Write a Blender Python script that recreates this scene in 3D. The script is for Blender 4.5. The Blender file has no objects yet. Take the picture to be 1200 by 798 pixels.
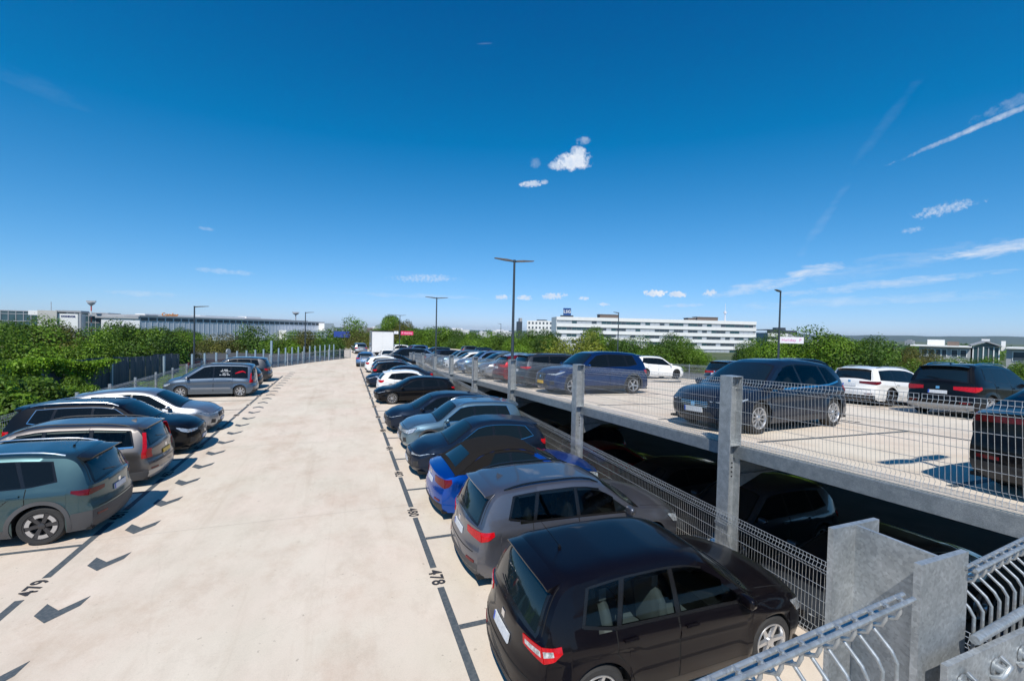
import bpy, bmesh, math, random
import numpy as np
from mathutils import Vector, Matrix, noise as mnoise
random.seed(7); RNG = np.random.default_rng(11)
scene = bpy.context.scene
COL = scene.collection
R = math.radians

# ------------------------------------------------------------------ camera
CAM_F = np.array([0.36074842, 0.93241248, -0.02162297])
CAM_R = np.array([0.93257112, -0.36029015, 0.02240784])
CAM_U = np.array([-0.0131028, 0.02824855, 0.99951505])
cam_d = bpy.data.cameras.new('camera'); cam = bpy.data.objects.new('camera', cam_d); COL.objects.link(cam)
cam_d.sensor_fit = 'HORIZONTAL'; cam_d.sensor_width = 36; cam_d.lens = 36*510/1200
cam_d.clip_start = .05; cam_d.clip_end = 20000
M = Matrix.Identity(4)
for i in range(3):
    M[i][0] = CAM_R[i]; M[i][1] = CAM_U[i]; M[i][2] = -CAM_F[i]
M[2][3] = 4.2
cam.matrix_world = M
scene.camera = cam

# ------------------------------------------------------------------ light
SUN_AZ, SUN_EL = R(207), R(52)          # azimuth clockwise from +Y
sun_dir = Vector((math.sin(SUN_AZ)*math.cos(SUN_EL), math.cos(SUN_AZ)*math.cos(SUN_EL), math.sin(SUN_EL)))
sd = bpy.data.lights.new('sun', 'SUN'); sd.energy = 4.6; sd.angle = R(.5); sd.color = (1, .95, .87)
so = bpy.data.objects.new('sun', sd); COL.objects.link(so)
so.rotation_euler = (-sun_dir).to_track_quat('-Z', 'Y').to_euler()
scene.view_settings.view_transform = 'Standard'; scene.view_settings.look = 'None'
scene.view_settings.exposure = 0.2; scene.view_settings.gamma = 1

world = bpy.data.worlds.new('World'); scene.world = world; world.use_nodes = True
wn, wl = world.node_tree.nodes, world.node_tree.links
wn.clear()
def W(t, **k):
    n = wn.new(t)
    for a, b in k.items(): setattr(n, a, b)
    return n
def wmath(op, a, b=None, c=None, clamp=False):
    n = W('ShaderNodeMath', operation=op); n.use_clamp = clamp
    for i, v in enumerate((a, b, c)):
        if v is None: continue
        if isinstance(v, (int, float)): n.inputs[i].default_value = v
        else: wl.new(v, n.inputs[i])
    return n.outputs[0]
sky = W('ShaderNodeTexSky', sky_type='NISHITA', sun_disc=False, sun_elevation=SUN_EL, sun_rotation=SUN_AZ,
        altitude=1500, air_density=1.0, dust_density=.12, ozone_density=8)
tc = W('ShaderNodeTexCoord')
def wdot(v):
    n = W('ShaderNodeVectorMath', operation='DOT_PRODUCT'); wl.new(tc.outputs['Generated'], n.inputs[0])
    n.inputs[1].default_value = v; return n.outputs['Value']
def wnoise(scale, detail=6, rough=.6, stretch=None, off=(0, 0, 0), dist=0.0):
    mp = W('ShaderNodeMapping'); wl.new(tc.outputs['Generated'], mp.inputs[0])
    if stretch: mp.inputs['Rotation'].default_value = stretch[0]; mp.inputs['Scale'].default_value = stretch[1]
    mp.inputs['Location'].default_value = off
    n = W('ShaderNodeTexNoise'); n.inputs['Scale'].default_value = scale; n.inputs['Detail'].default_value = detail
    n.inputs['Roughness'].default_value = rough; n.inputs['Distortion'].default_value = dist
    wl.new(mp.outputs[0], n.inputs['Vector']); return n.outputs[0]
n_fine = wnoise(70, 10, .66); n_mid = wnoise(110, 10, .7, off=(3, 1, 7)); n_puff = wnoise(170, 10, .68, off=(5, 3, 1)); n_wisp = wnoise(16, 12, .72, stretch=((0, 0, R(30)), (1, 1, 4)), off=(9, 2, 4), dist=.4)
# colour of the clear sky: deeper blue overhead
sep = W('ShaderNodeSeparateColor'); wl.new(sky.outputs[0], sep.inputs[0]); comb = W('ShaderNodeCombineColor')
for i_, (off_, sc_, k_) in enumerate(((.80, 1.04, .03), (.42, 1.50, .09), (.35, 1.56, .048))):
    v_ = wmath('MAXIMUM', wmath('SUBTRACT', sep.outputs[i_], off_), 0.0)
    wl.new(wmath('DIVIDE', wmath('MULTIPLY', v_, sc_), wmath('ADD', wmath('MULTIPLY', v_, k_), 1.0)), comb.inputs[i_])
bg_sky = W('ShaderNodeBackground'); bg_sky.inputs[1].default_value = .1; wl.new(comb.outputs[0], bg_sky.inputs[0])
bg_cl = W('ShaderNodeBackground'); cl_r = W('ShaderNodeValToRGB'); cl_r.color_ramp.elements[0].color = (.62, .74, .92, 1); cl_r.color_ramp.elements[0].position = .3; cl_r.color_ramp.elements[1].color = (.97, .98, 1, 1); cl_r.color_ramp.elements[1].position = .8; wl.new(wnoise(48, 6, .6, off=(2, 7, 1)), cl_r.inputs[0]); wl.new(cl_r.outputs[0], bg_cl.inputs[0]); bg_cl.inputs[1].default_value = .86
def direc(az, el):
    a, e = R(az), R(el)
    return Vector((math.sin(a)*math.cos(e), math.cos(a)*math.cos(e), math.sin(e)))
# azimuth, elevation (degrees), half width, half height (radians), tilt, noise, noise gain, sharpness, strength
CL = [
 (28.5, 21.1, .043, .022, 0, n_fine, 1.3, 1.5, 1.0), (27.3, 20.7, .034, .013, 0, n_fine, 1.6, 1.1, .8), (29.2, 22.0, .024, .015, 0, n_fine, 1.6, 1.2, .9),
 (23.3, 18.55, .028, .008, 3, n_puff, 2.2, 1.4, .75), (24.9, 18.8, .010, .006, 0, n_fine, 1.6, 1.5, .5), (29.7, 23.3, .016, .009, 0, n_fine, 2.2, 1.1, .38), (23.7, 21, .014, .013, -20, n_fine, 2.2, .9, .22),
 (19.7, 4.4, .020, .0065, 0, n_puff, 2.4, 1.5, .75), (22.7, 4.4, .018, .0065, 0, n_puff, 2.4, 1.5, .75), (26.5, 4.7, .030, .0085, 3, n_puff, 2.4, 1.4, .75),
 (30.4, 4.4, .013, .005, 0, n_puff, 2.4, 1.4, .7), (9.9, 6.5, .080, .010, 2, n_puff, 2.6, .9, .42), (32.9, 3.7, .014, .0045, 0, n_puff, 2.4, 1.4, .6),
 (39.2, 5.1, .026, .0085, 0, n_puff, 2.2, 2.0, .95), (41.8, 4.95, .021, .0075, 0, n_puff, 2.2, 2.0, .92), (45.4, 5.1, .014, .0075, 5, n_puff, 2.3, 1.6, .85),
 (42.4, 3.6, .045, .005, 2, n_fine, 1.8, .9, .4), (55.8, 7.2, .055, .013, 9, n_wisp, 2.0, .9, .75), (50.5, 5.7, .10, .013, 11, n_wisp, 2.4, .8, .6),
 (61.8, 5.5, .16, .009, 5, n_wisp, 2.6, .8, .5), (68.8, 8.0, .075, .012, 7, n_wisp, 2.4, 1.0, .7), (65.6, 12.1, .042, .010, 7, n_puff, 2.6, .8, .55),
 (63.4, 10.5, .016, .005, 4, n_puff, 2.6, .8, .4), (60, 3.9, .26, .010, 2, n_wisp, 2.8, .6, .35), (62, 7.4, .16, .020, 8, n_wisp, 2.8, .45, .3),
 (68.6, 18.9, .128, .0050, 15.5, n_mid, 1.4, .8, .62), (71, 20.2, .07, .010, 14.5, n_mid, 1.8, .5, .4), (56.2, 12.2, .010, .075, -30, n_wisp, 2.0, .5, .13), (61.0, 20.5, .010, .09, -35, n_wisp, 2.0, .4, .07),
 (-14.0, 10.1, .016, .004, 0, n_fine, 2.0, 1.0, .25), (-12.4, 5.8, .05, .006, 0, n_fine, 2.2, .9, .3), (-19, 2.9, .05, .006, 0, n_fine, 2.4, .9, .25),
 (16.8, 32.9, .018, .0016, 6, n_mid, .8, .7, .18), (-26.5, 19.8, .06, .014, -12, n_wisp, 2.4, .3, .08), (8, 4.2, .16, .006, 0, n_wisp, 2.6, .6, .3)]
mask = None
for az, el, w, h, tilt, nz, gain, sharp, stg in CL:
    d = direc(az, el); r_ = Vector((math.cos(R(az)), -math.sin(R(az)), 0)); u_ = r_.cross(d); u_ = u_ if u_.z > 0 else -u_
    t = R(tilt); r2 = r_*math.cos(t)+u_*math.sin(t); u2 = -r_*math.sin(t)+u_*math.cos(t)
    a = wmath('MULTIPLY', wdot(r2), 1/w); b = wmath('MULTIPLY', wmath('SUBTRACT', wdot(u2), 0), 1/h)
    q = wmath('ADD', wmath('MULTIPLY', a, a), wmath('MULTIPLY', b, b))
    front = wmath('GREATER_THAN', wdot(d), .5)
    v = wmath('MULTIPLY', wmath('SUBTRACT', wmath('ADD', wmath('SUBTRACT', 1, q), wmath('MULTIPLY', wmath('SUBTRACT', nz, .5), gain*1.8)), .12), sharp, clamp=True)
    v = wmath('MULTIPLY', wmath('MULTIPLY', v, front), stg)
    mask = v if mask is None else wmath('MAXIMUM', mask, v)
mix = W('ShaderNodeMixShader'); wl.new(mask, mix.inputs[0]); wl.new(bg_sky.outputs[0], mix.inputs[1]); wl.new(bg_cl.outputs[0], mix.inputs[2])
wo = W('ShaderNodeOutputWorld'); wl.new(mix.outputs[0], wo.inputs[0])

# ------------------------------------------------------------------ materials
MATS = {}
def mat(name, col, rough=.6, metal=0., noise=None, coat=0., spec=None, bump=None, alpha=None, flake=0., dirt=0., emit=None, trans=0.):
    """noise=(scale, amount, other colour); bump=(scale, strength)"""
    if name in MATS: return MATS[name]
    m = bpy.data.materials.new(name); m.use_nodes = True; MATS[name] = m
    n, l = m.node_tree.nodes, m.node_tree.links
    b = n['Principled BSDF']
    b.inputs['Base Color'].default_value = (*col, 1); b.inputs['Roughness'].default_value = rough
    b.inputs['Metallic'].default_value = metal
    if coat: b.inputs['Coat Weight'].default_value = coat; b.inputs['Coat Roughness'].default_value = .03
    if spec is not None: b.inputs['Specular IOR Level'].default_value = spec
    if trans: b.inputs['Transmission Weight'].default_value = trans
    tcn = n.new('ShaderNodeTexCoord')
    def nz(scale, detail=5, r=.6):
        t = n.new('ShaderNodeTexNoise'); t.inputs['Scale'].default_value = scale; t.inputs['Detail'].default_value = detail
        t.inputs['Roughness'].default_value = r; l.new(tcn.outputs['Object'], t.inputs['Vector']); return t.outputs[0]
    out = None
    if noise:
        sc, amt, c2 = noise
        r = n.new('ShaderNodeValToRGB'); r.color_ramp.elements[0].position = .38; r.color_ramp.elements[1].position = .66
        l.new(nz(sc), r.inputs[0])
        mx = n.new('ShaderNodeMixRGB'); mx.inputs[1].default_value = (*col, 1); mx.inputs[2].default_value = (*c2, 1)
        mm = n.new('ShaderNodeMath'); mm.operation = 'MULTIPLY'; mm.inputs[1].default_value = amt
        l.new(r.outputs[0], mm.inputs[0]); l.new(mm.outputs[0], mx.inputs[0]); out = mx.outputs[0]
        l.new(out, b.inputs['Base Color'])
    if flake or dirt:
        mx = n.new('ShaderNodeMixRGB'); mx.inputs[2].default_value = (*[min(c*1.6+.05, .6) for c in col], 1)
        if out: l.new(out, mx.inputs[1])
        else: mx.inputs[1].default_value = (*col, 1)
        mm = n.new('ShaderNodeMath'); mm.operation = 'MULTIPLY'; mm.inputs[1].default_value = max(dirt, .02)
        l.new(nz(3.5, 8, .7), mm.inputs[0]); l.new(mm.outputs[0], mx.inputs[0]); l.new(mx.outputs[0], b.inputs['Base Color'])
        rr = n.new('ShaderNodeMapRange'); rr.inputs[3].default_value = max(rough-.02, 0); rr.inputs[4].default_value = rough+.04
        l.new(nz(9, 8, .7), rr.inputs[0]); l.new(rr.outputs[0], b.inputs['Roughness'])
        if coat:
            r3 = n.new('ShaderNodeMapRange'); r3.inputs[3].default_value = .0; r3.inputs[4].default_value = .06
            l.new(nz(5, 8, .7), r3.inputs[0]); l.new(r3.outputs[0], b.inputs['Coat Roughness'])
    if bump:
        bp = n.new('ShaderNodeBump'); bp.inputs['Strength'].default_value = bump[1]; bp.inputs['Distance'].default_value = .01
        l.new(nz(bump[0], 6), bp.inputs['Height']); l.new(bp.outputs[0], b.inputs['Normal'])
    if emit:
        b.inputs['Emission Color'].default_value = (*emit[0], 1); b.inputs['Emission Strength'].default_value = emit[1]
    return m

def paint(name, col, metal=.35, rough=.38, dirt=.10):
    return mat('paint_'+name, col, rough, metal, coat=.42 if max(col) < .05 else .9, dirt=dirt, spec=.12)

glass_m = mat('dark_glass', (.004, .006, .008), .03, 0, spec=.25, dirt=.02)
glass_c = mat('clear_glass', (.006, .010, .012), .03, 0, spec=.3, dirt=.02)
screen_m = mat('windscreen_glass', (.006, .012, .015), .03, 0, spec=.8, dirt=.02)
def see_glass():
    m = bpy.data.materials.new('tinted_glass'); m.use_nodes = True; n, l = m.node_tree.nodes, m.node_tree.links; n.clear()
    t = n.new('ShaderNodeBsdfTransparent'); t.inputs[0].default_value = (.34, .40, .40, 1); g = n.new('ShaderNodeBsdfGlossy'); g.inputs['Roughness'].default_value = .02; g.inputs[0].default_value = (.8, .85, .9, 1)
    f = n.new('ShaderNodeFresnel'); f.inputs[0].default_value = 1.35; x = n.new('ShaderNodeMixShader'); o = n.new('ShaderNodeOutputMaterial')
    l.new(f.outputs[0], x.inputs[0]); l.new(t.outputs[0], x.inputs[1]); l.new(g.outputs[0], x.inputs[2]); l.new(x.outputs[0], o.inputs[0]); return m
see_m = see_glass()
cabin_m = mat('cabin_lining', (.02, .02, .021), .8, 0, noise=(9, .5, (.035, .034, .033)))
blackg = mat('black_gloss_trim', (.008, .008, .009), .15, 0, dirt=.03)
plast = mat('black_plastic', (.018, .018, .019), .6, 0, noise=(14, .5, (.05, .05, .052)), dirt=.10)
gplast = mat('grey_plastic', (.055, .055, .058), .6, 0, dirt=.10)
under_m = mat('underbody', (.006, .006, .006), .9)
seam_m = mat('panel_gap', (.004, .004, .004), .9)
tyre_m = mat('tyre_rubber', (.022, .022, .023), .85, 0, noise=(20, .5, (.034, .033, .031)))
rim_m = mat('alloy', (.55, .56, .58), .3, .85, dirt=.06)
rimd_m = mat('dark_alloy', (.06, .06, .065), .35, .6, dirt=.05)
chrome = mat('chrome', (.75, .77, .8), .12, 1., dirt=.03)
red_l = mat('red_lens', (.50, .004, .010), .12, 0, coat=.25, spec=.3, noise=(30, .6, (.2, .002, .006)))
redd_l = mat('dark_red_lens', (.13, .003, .006), .12, 0, coat=.25, spec=.3, noise=(30, .6, (.05, .002, .004)))
white_l = mat('clear_lens', (.62, .64, .66), .08, .3, coat=1, noise=(28, .8, (.12, .13, .14)))
head_m = mat('headlight_lens', (.62, .66, .70), .08, .4, coat=1, noise=(22, .8, (.10, .11, .12)))
plate_m = mat('plate_white', (.62, .65, .68), .4, noise=(26, .6, (.38, .41, .46)))
platey_m = mat('plate_yellow', (.75, .45, .04), .4, dirt=.1)
plateb_m = mat('plate_blue_band', (.02, .08, .45), .4)
fabric_m = mat('soft_top_fabric', (.011, .010, .010), .95, 0, spec=.1, noise=(60, .6, (.018, .017, .016)), bump=(300, .3))
inter_m = mat('seat_fabric', (.30, .31, .32), .9)

def galv(name, base=(.36, .385, .40), alt=(.50, .525, .54)):
    m = mat(name, base, .42, .55, noise=(9, .8, alt), bump=(40, .06))
    n, l = m.node_tree.nodes, m.node_tree.links
    b = n['Principled BSDF']; t = n.new('ShaderNodeTexCoord')
    v = n.new('ShaderNodeTexVoronoi'); v.inputs['Scale'].default_value = 140; l.new(t.outputs['Object'], v.inputs['Vector'])
    hs = n.new('ShaderNodeMixRGB'); hs.blend_type = 'OVERLAY'; hs.inputs[0].default_value = .22
    src = b.inputs['Base Color'].links[0].from_socket
    l.new(src, hs.inputs[1]); l.new(v.outputs['Color'], hs.inputs[2])
    bw = n.new('ShaderNodeRGBToBW'); l.new(v.outputs['Color'], bw.inputs[0]); l.new(bw.outputs[0], hs.inputs[2])
    l.new(hs.outputs[0], b.inputs['Base Color'])
    return m
galv_m = galv('galvanised_steel', (.33, .355, .37), (.50, .525, .54))
galvw_m = galv('galvanised_wire', (.36, .385, .40), (.48, .505, .52)); railm = galv('galvanised_rail', (.30, .325, .34), (.44, .465, .48))
galvl_m = galv('galvanised_beam', (.24, .27, .29), (.34, .37, .39))

def concrete(name, base, warm):
    m = bpy.data.materials.new(name); m.use_nodes = True; n, l = m.node_tree.nodes, m.node_tree.links
    b = n['Principled BSDF']; b.inputs['Roughness'].default_value = .9; b.inputs['Specular IOR Level'].default_value = .2
    t = n.new('ShaderNodeTexCoord')
    def nz(s, d=6, r=.6, sc=(1, 1, 1), rot=0):
        mp = n.new('ShaderNodeMapping'); mp.inputs['Scale'].default_value = sc; mp.inputs['Rotation'].default_value = (0, 0, rot)
        l.new(t.outputs['Object'], mp.inputs[0])
        q = n.new('ShaderNodeTexNoise'); q.inputs['Scale'].default_value = s; q.inputs['Detail'].default_value = d; q.inputs['Roughness'].default_value = r
        l.new(mp.outputs[0], q.inputs['Vector']); return q.outputs[0]
    def ramp(src, a, c, ca, cb):
        r = n.new('ShaderNodeValToRGB'); r.color_ramp.elements[0].position = a; r.color_ramp.elements[1].position = c
        r.color_ramp.elements[0].color = (*ca, 1); r.color_ramp.elements[1].color = (*cb, 1); l.new(src, r.inputs[0]); return r.outputs[0]
    def mul(a, b2, f=1.):
        x = n.new('ShaderNodeMixRGB'); x.blend_type = 'MULTIPLY'; x.inputs[0].default_value = f; l.new(a, x.inputs[1]); l.new(b2, x.inputs[2]); return x.outputs[0]
    c = ramp(nz(.22, 5), .35, .7, base, warm)
    c = mul(c, ramp(nz(.9, 8, .65, (1, .45, 1), .3), .3, .62, (.86, .85, .83), (1, 1, 1)), .8)
    c = mul(c, ramp(nz(1.6, 9, .7, (1, .6, 1), .1), .34, .5, (.80, .78, .76), (1, 1, 1)), .4)
    c = mul(c, ramp(nz(4.2, 9, .75), .26, .36, (.55, .53, .52), (1, 1, 1)), .5)
    c = mul(c, ramp(nz(60, 4, .6), .3, .6, (.9, .9, .9), (1, 1, 1)), .8)
    # tyre rubber dragged along the lane
    c = mul(c, ramp(nz(1.1, 6, .6, (2.4, .12, 1), .03), .56, .74, (1, 1, 1), (.86, .83, .80)), .7)
    c = mul(c, ramp(nz(.35, 4, .6), .38, .62, (.97, 1.0, .97), (1, .97, .95)), .7)
    c = mul(c, ramp(nz(.62, 9, .72, (1, .8, 1), .7), .36, .50, (.86, .80, .76), (1, 1, 1)), .7)
    c = mul(c, ramp(nz(.42, 8, .7, (1, .5, 1), .2), .60, .76, (1, 1, 1), (.76, .75, .74)), .8)
    # hairline cracks
    vo = n.new('ShaderNodeTexVoronoi'); vo.feature = 'DISTANCE_TO_EDGE'; vo.inputs['Scale'].default_value = .28
    mpv = n.new('ShaderNodeMapping'); l.new(t.outputs['Object'], mpv.inputs[0]); wob = n.new('ShaderNodeMixRGB'); wob.inputs[0].default_value = .12; l.new(mpv.outputs[0], wob.inputs[1])
    nn = n.new('ShaderNodeTexNoise'); nn.inputs['Scale'].default_value = 1.5; nn.inputs['Detail'].default_value = 6; l.new(t.outputs['Object'], nn.inputs['Vector']); l.new(nn.outputs['Color'], wob.inputs[2]); l.new(wob.outputs[0], vo.inputs['Vector'])
    c = mul(c, ramp(vo.outputs['Distance'], .0, .0025, (.72, .70, .68), (1, 1, 1)), .12)
    # oil drips and grit
    c = mul(c, ramp(nz(13, 3, .5), .24, .30, (.45, .43, .42), (1, 1, 1)), .55)
    l.new(c, b.inputs['Base Color'])
    bp = n.new('ShaderNodeBump'); bp.inputs['Strength'].default_value = .25; bp.inputs['Distance'].default_value = .004
    l.new(nz(90, 4), bp.inputs['Height']); l.new(bp.outputs[0], b.inputs['Normal'])
    return m
conc_m = concrete('concrete_deck', (.635, .56, .47), (.68, .585, .50))
concu_m = concrete('concrete_upper', (.66, .585, .50), (.72, .63, .53))
mark_m = mat('marking_paint', (.055, .070, .082), .75, 0, noise=(22, .6, (.13, .14, .145)))
markn_m = mat('number_paint', (.03, .03, .035), .8)

# ------------------------------------------------------------------ helpers
class MB:
    """collects triangles / quads and links them as one mesh object"""
    def __init__(s): s.v = []; s.f = []; s.n = 0
    def add(s, v, f):
        v = np.asarray(v, float).reshape(-1, 3)
        s.v.append(v); s.f += [tuple(i+s.n for i in q) for q in f]; s.n += len(v)
    def box(s, lo, hi, mtx=None):
        x0, y0, z0 = lo; x1, y1, z1 = hi
        v = np.array([(x, y, z) for z in (z0, z1) for y in (y0, y1) for x in (x0, x1)], float)
        if mtx is not None: v = v@np.array(mtx)[:3, :3].T+np.array(mtx)[:3, 3]
        s.add(v, [(0, 2, 3, 1), (4, 5, 7, 6), (0, 1, 5, 4), (2, 6, 7, 3), (0, 4, 6, 2), (1, 3, 7, 5)])
    def tube(s, pts, r, k=6, caps=True):
        pts = [Vector(p) for p in pts]; n = len(pts); rings = []
        rr = r if hasattr(r, '__len__') else [r]*n
        ref = None
        for i, p in enumerate(pts):
            d = (pts[min(i+1, n-1)]-pts[max(i-1, 0)]).normalized()
            if ref is None:
                ref = Vector((0, 0, 1)) if abs(d.z) < .9 else Vector((1, 0, 0))
            a = d.cross(ref)
            if a.length < 1e-3: a = d.cross(Vector((0, 1, 0)))
            a.normalize(); b = a.cross(d).normalized(); ref = b if abs(b.dot(d)) < .9 else ref
            rings.append([p+(a*math.cos(2*math.pi*j/k)+b*math.sin(2*math.pi*j/k))*rr[i] for j in range(k)])
        v = [q for r_ in rings for q in r_]; f = []
        for i in range(n-1):
            for j in range(k):
                a, b = i*k+j, i*k+(j+1) % k; f.append((a, b, b+k, a+k))
        if caps: f.append(tuple(range(k))[::-1]); f.append(tuple((n-1)*k+j for j in range(k)))
        s.add([tuple(q) for q in v], f)
    def lathe(s, prof, k=24, axis='y', cx=0, cy=0, cz=0):
        """prof: list of (radius, along-axis)"""
        v = []; f = []
        for r_, a in prof:
            for j in range(k):
                t = 2*math.pi*j/k; c, q = r_*math.cos(t), r_*math.sin(t)
                v.append((cx+c, cy+a, cz+q) if axis == 'y' else (cx+c, cy+q, cz+a))
        for i in range(len(prof)-1):
            for j in range(k):
                a, b = i*k+j, i*k+(j+1) % k; f.append((a, b, b+k, a+k))
        s.add(v, f)
    def build(s, name, m=None, parent=None, smooth=None, loc=None):
        me = bpy.data.meshes.new(name)
        v = np.concatenate(s.v) if s.v else np.zeros((0, 3))
        me.from_pydata([tuple(q) for q in v.tolist()], [], s.f); me.update()
        if m: me.materials.append(m)
        if smooth:
            me.polygons.foreach_set('use_smooth', [True]*len(me.polygons))
            if smooth < 179: me.set_sharp_from_angle(angle=R(smooth))
        o = bpy.data.objects.new(name, me); COL.objects.link(o)
        if parent: o.parent = parent
        if loc: o.location = loc
        return o
def tag(o, label=None, cat=None, group=None, kind=None):
    if label: o['label'] = label
    if cat: o['category'] = cat
    if group: o['group'] = group
    if kind: o['kind'] = kind
    return o
def empty(name, loc=(0, 0, 0)):
    o = bpy.data.objects.new(name, None); COL.objects.link(o); o.location = loc; o.empty_display_size = .2; return o
def link(me, name, parent=None, loc=None, mtx=None):
    o = bpy.data.objects.new(name, me); COL.objects.link(o)
    if parent: o.parent = parent
    if loc: o.location = loc
    if mtx is not None: o.matrix_local = mtx
    return o
def copy_tree(o, parent=None):
    c = o.copy(); COL.objects.link(c); c.parent = parent
    for ch in list(o.children): copy_tree(ch, c)
    return c

# slopes of the two decks (the lane climbs a little, the upper deck falls to meet it at y = 50)
ALZ, CLX, HU, BU = .0076, -.0078, 2.5223, .0424
def zl(x, y): return ALZ*y+CLX*x
def zu(x, y):
    xf = -.018*(min(x, 11.76)-6.49)-.04*max(x-11.76, 0) if x > 6.5 else 0
    a = HU-BU*y+xf
    b = .383+.002*(y-50.4)+xf
    return a if y < 50.4 else b
def tilt(nx, ny):                 # rotation taking +Z to the plane normal
    return Vector((0, 0, 1)).rotation_difference(Vector((nx, ny, 1)).normalized()).to_matrix().to_4x4()
T_L = tilt(-CLX, -ALZ); T_U = tilt(.018, BU); T_U2 = tilt(.04, BU); T_0 = Matrix.Identity(4)

# ------------------------------------------------------------------ cars
def smooth_fn(pts, sig=.05):
    p = np.array(pts, float); x = np.arange(p[0, 0]-.6, p[-1, 0]+.6, .01)
    y = np.interp(x, p[:, 0], p[:, 1])
    k = np.exp(-.5*(np.arange(-25, 26)*.01/sig)**2); k /= k.sum()
    yp = np.pad(y, 25, mode='edge'); ys = np.convolve(yp, k, 'valid')
    # keep the end values where the body is cut off
    return lambda t: np.interp(t, x, ys)
TYPES = {
 'suv': dict(L=4.35, W=1.82, H=1.6, wb=2.63, ro=.86, wr=.35,
   prof=[(0, .99), (.06, 1.04), (.17, 1.2), (.36, 1.47), (.52, 1.55), (1.2, 1.595), (1.9, 1.6), (2.35, 1.57), (2.62, 1.5), (3.2, 1.1), (3.34, 1.045), (3.8, .995), (4.12, .92), (4.3, .83), (4.35, .78)],
   belt=[(0, .98), (.6, 1.035), (1.5, 1.015), (2.5, .985), (3.2, .955), (3.8, .89), (4.35, .74)],
   ws=(3.22, 2.58), rg=(.09, .37), dlo=(.68, .80, 3.0, 2.42), B=1.95, C=1.10, tum=.36, arch=.055),
 'hatch': dict(L=4.25, W=1.79, H=1.47, wb=2.62, ro=.78, wr=.325,
   prof=[(0, .93), (.07, .99), (.22, 1.14), (.45, 1.33), (.65, 1.395), (1.2, 1.45), (1.75, 1.47), (2.2, 1.44), (2.5, 1.37), (3.2, .99), (3.36, .945), (3.8, .89), (4.05, .81), (4.2, .71), (4.25, .66)],
   belt=[(0, .92), (.6, .95), (1.5, .905), (2.5, .87), (3.2, .845), (3.8, .80), (4.25, .64)],
   ws=(3.2, 2.5), rg=(.1, .47), dlo=(.62, .85, 2.98, 2.3), B=1.85, C=.98, tum=.44, arch=.045),
 'mpv': dict(L=4.42, W=1.8, H=1.57, wb=2.73, ro=.8, wr=.33,
   prof=[(0, .96), (.05, 1.02), (.2, 1.2), (.38, 1.4), (.58, 1.48), (1.2, 1.55), (1.8, 1.57), (2.3, 1.54), (2.6, 1.46), (3.35, 1.03), (3.5, .975), (3.95, .9), (4.25, .8), (4.38, .7), (4.42, .66)],
   belt=[(0, .95), (.6, .98), (1.5, .94), (2.5, .90), (3.3, .875), (3.9, .82), (4.42, .65)],
   ws=(3.36, 2.6), rg=(.1, .4), dlo=(.5, .78, 3.16, 2.4), B=1.98, C=1.0, tum=.40, arch=.045),
 'estate': dict(L=4.75, W=1.84, H=1.53, wb=2.8, ro=.98, wr=.34,
   prof=[(0, .95), (.05, 1.02), (.16, 1.2), (.32, 1.41), (.45, 1.47), (1.2, 1.52), (2.1, 1.53), (2.55, 1.49), (2.85, 1.41), (3.5, 1.03), (3.66, .985), (4.1, .94), (4.45, .86), (4.68, .75), (4.75, .7)],
   belt=[(0, .94), (.6, .965), (1.5, .945), (2.6, .915), (3.5, .885), (4.1, .84), (4.75, .68)],
   ws=(3.52, 2.82), rg=(.08, .33), dlo=(.42, .56, 3.3, 2.62), B=2.15, C=1.22, tum=.40, arch=.05),
 'van': dict(L=4.38, W=1.81, H=1.82, wb=2.72, ro=.72, wr=.33,
   prof=[(0, .98), (.02, 1.1), (.09, 1.6), (.16, 1.72), (.5, 1.79), (1.6, 1.82), (2.3, 1.8), (2.65, 1.71), (3.42, 1.2), (3.56, 1.12), (3.9, 1.03), (4.18, .92), (4.34, .78), (4.38, .72)],
   belt=[(0, .97), (1.5, 1.06), (2.5, 1.03), (3.4, .99), (3.9, .92), (4.38, .70)],
   ws=(3.46, 2.66), rg=(.04, .1), dlo=(.34, .40, 3.22, 2.42), B=1.98, C=1.12, tum=.22, arch=.04),
 'sedan': dict(L=4.6, W=1.82, H=1.44, wb=2.75, ro=.92, wr=.34,
   prof=[(0, .99), (.35, 1.03), (.5, 1.06), (1.05, 1.32), (1.4, 1.40), (2.0, 1.44), (2.4, 1.41), (2.7, 1.34), (3.4, .98), (3.55, .94), (4.05, .88), (4.4, .8), (4.55, .7), (4.6, .66)],
   belt=[(0, .93), (.6, .94), (1.5, .905), (2.6, .88), (3.4, .855), (4.0, .80), (4.6, .64)],
   ws=(3.38, 2.66), rg=(.5, 1.05), dlo=(.85, 1.2, 3.16, 2.48), B=2.05, C=1.2, tum=.46, arch=.045),
 'cabrio': dict(L=4.27, W=1.81, H=1.52, wb=2.63, ro=.8, wr=.35,
   prof=[(0, .97), (.1, 1.01), (.36, 1.05), (.5, 1.12), (.95, 1.42), (1.3, 1.5), (1.7, 1.52), (2.15, 1.49), (2.45, 1.4), (3.1, 1.06), (3.26, 1.02), (3.7, .98), (4.05, .89), (4.22, .79), (4.27, .74)],
   belt=[(0, .95), (.6, 1.0), (1.5, .97), (2.5, .945), (3.1, .92), (3.7, .87), (4.27, .72)],
   ws=(3.1, 2.44), rg=(.55, .9), dlo=(1.0, 1.35, 2.88, 2.25), B=1.75, C=1.75, tum=.42, arch=.05),
}
def quad_grid(nu, nv):
    return [(i*(nv+1)+j, (i+1)*(nv+1)+j, (i+1)*(nv+1)+j+1, i*(nv+1)+j+1) for i in range(nu) for j in range(nv)]
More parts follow.
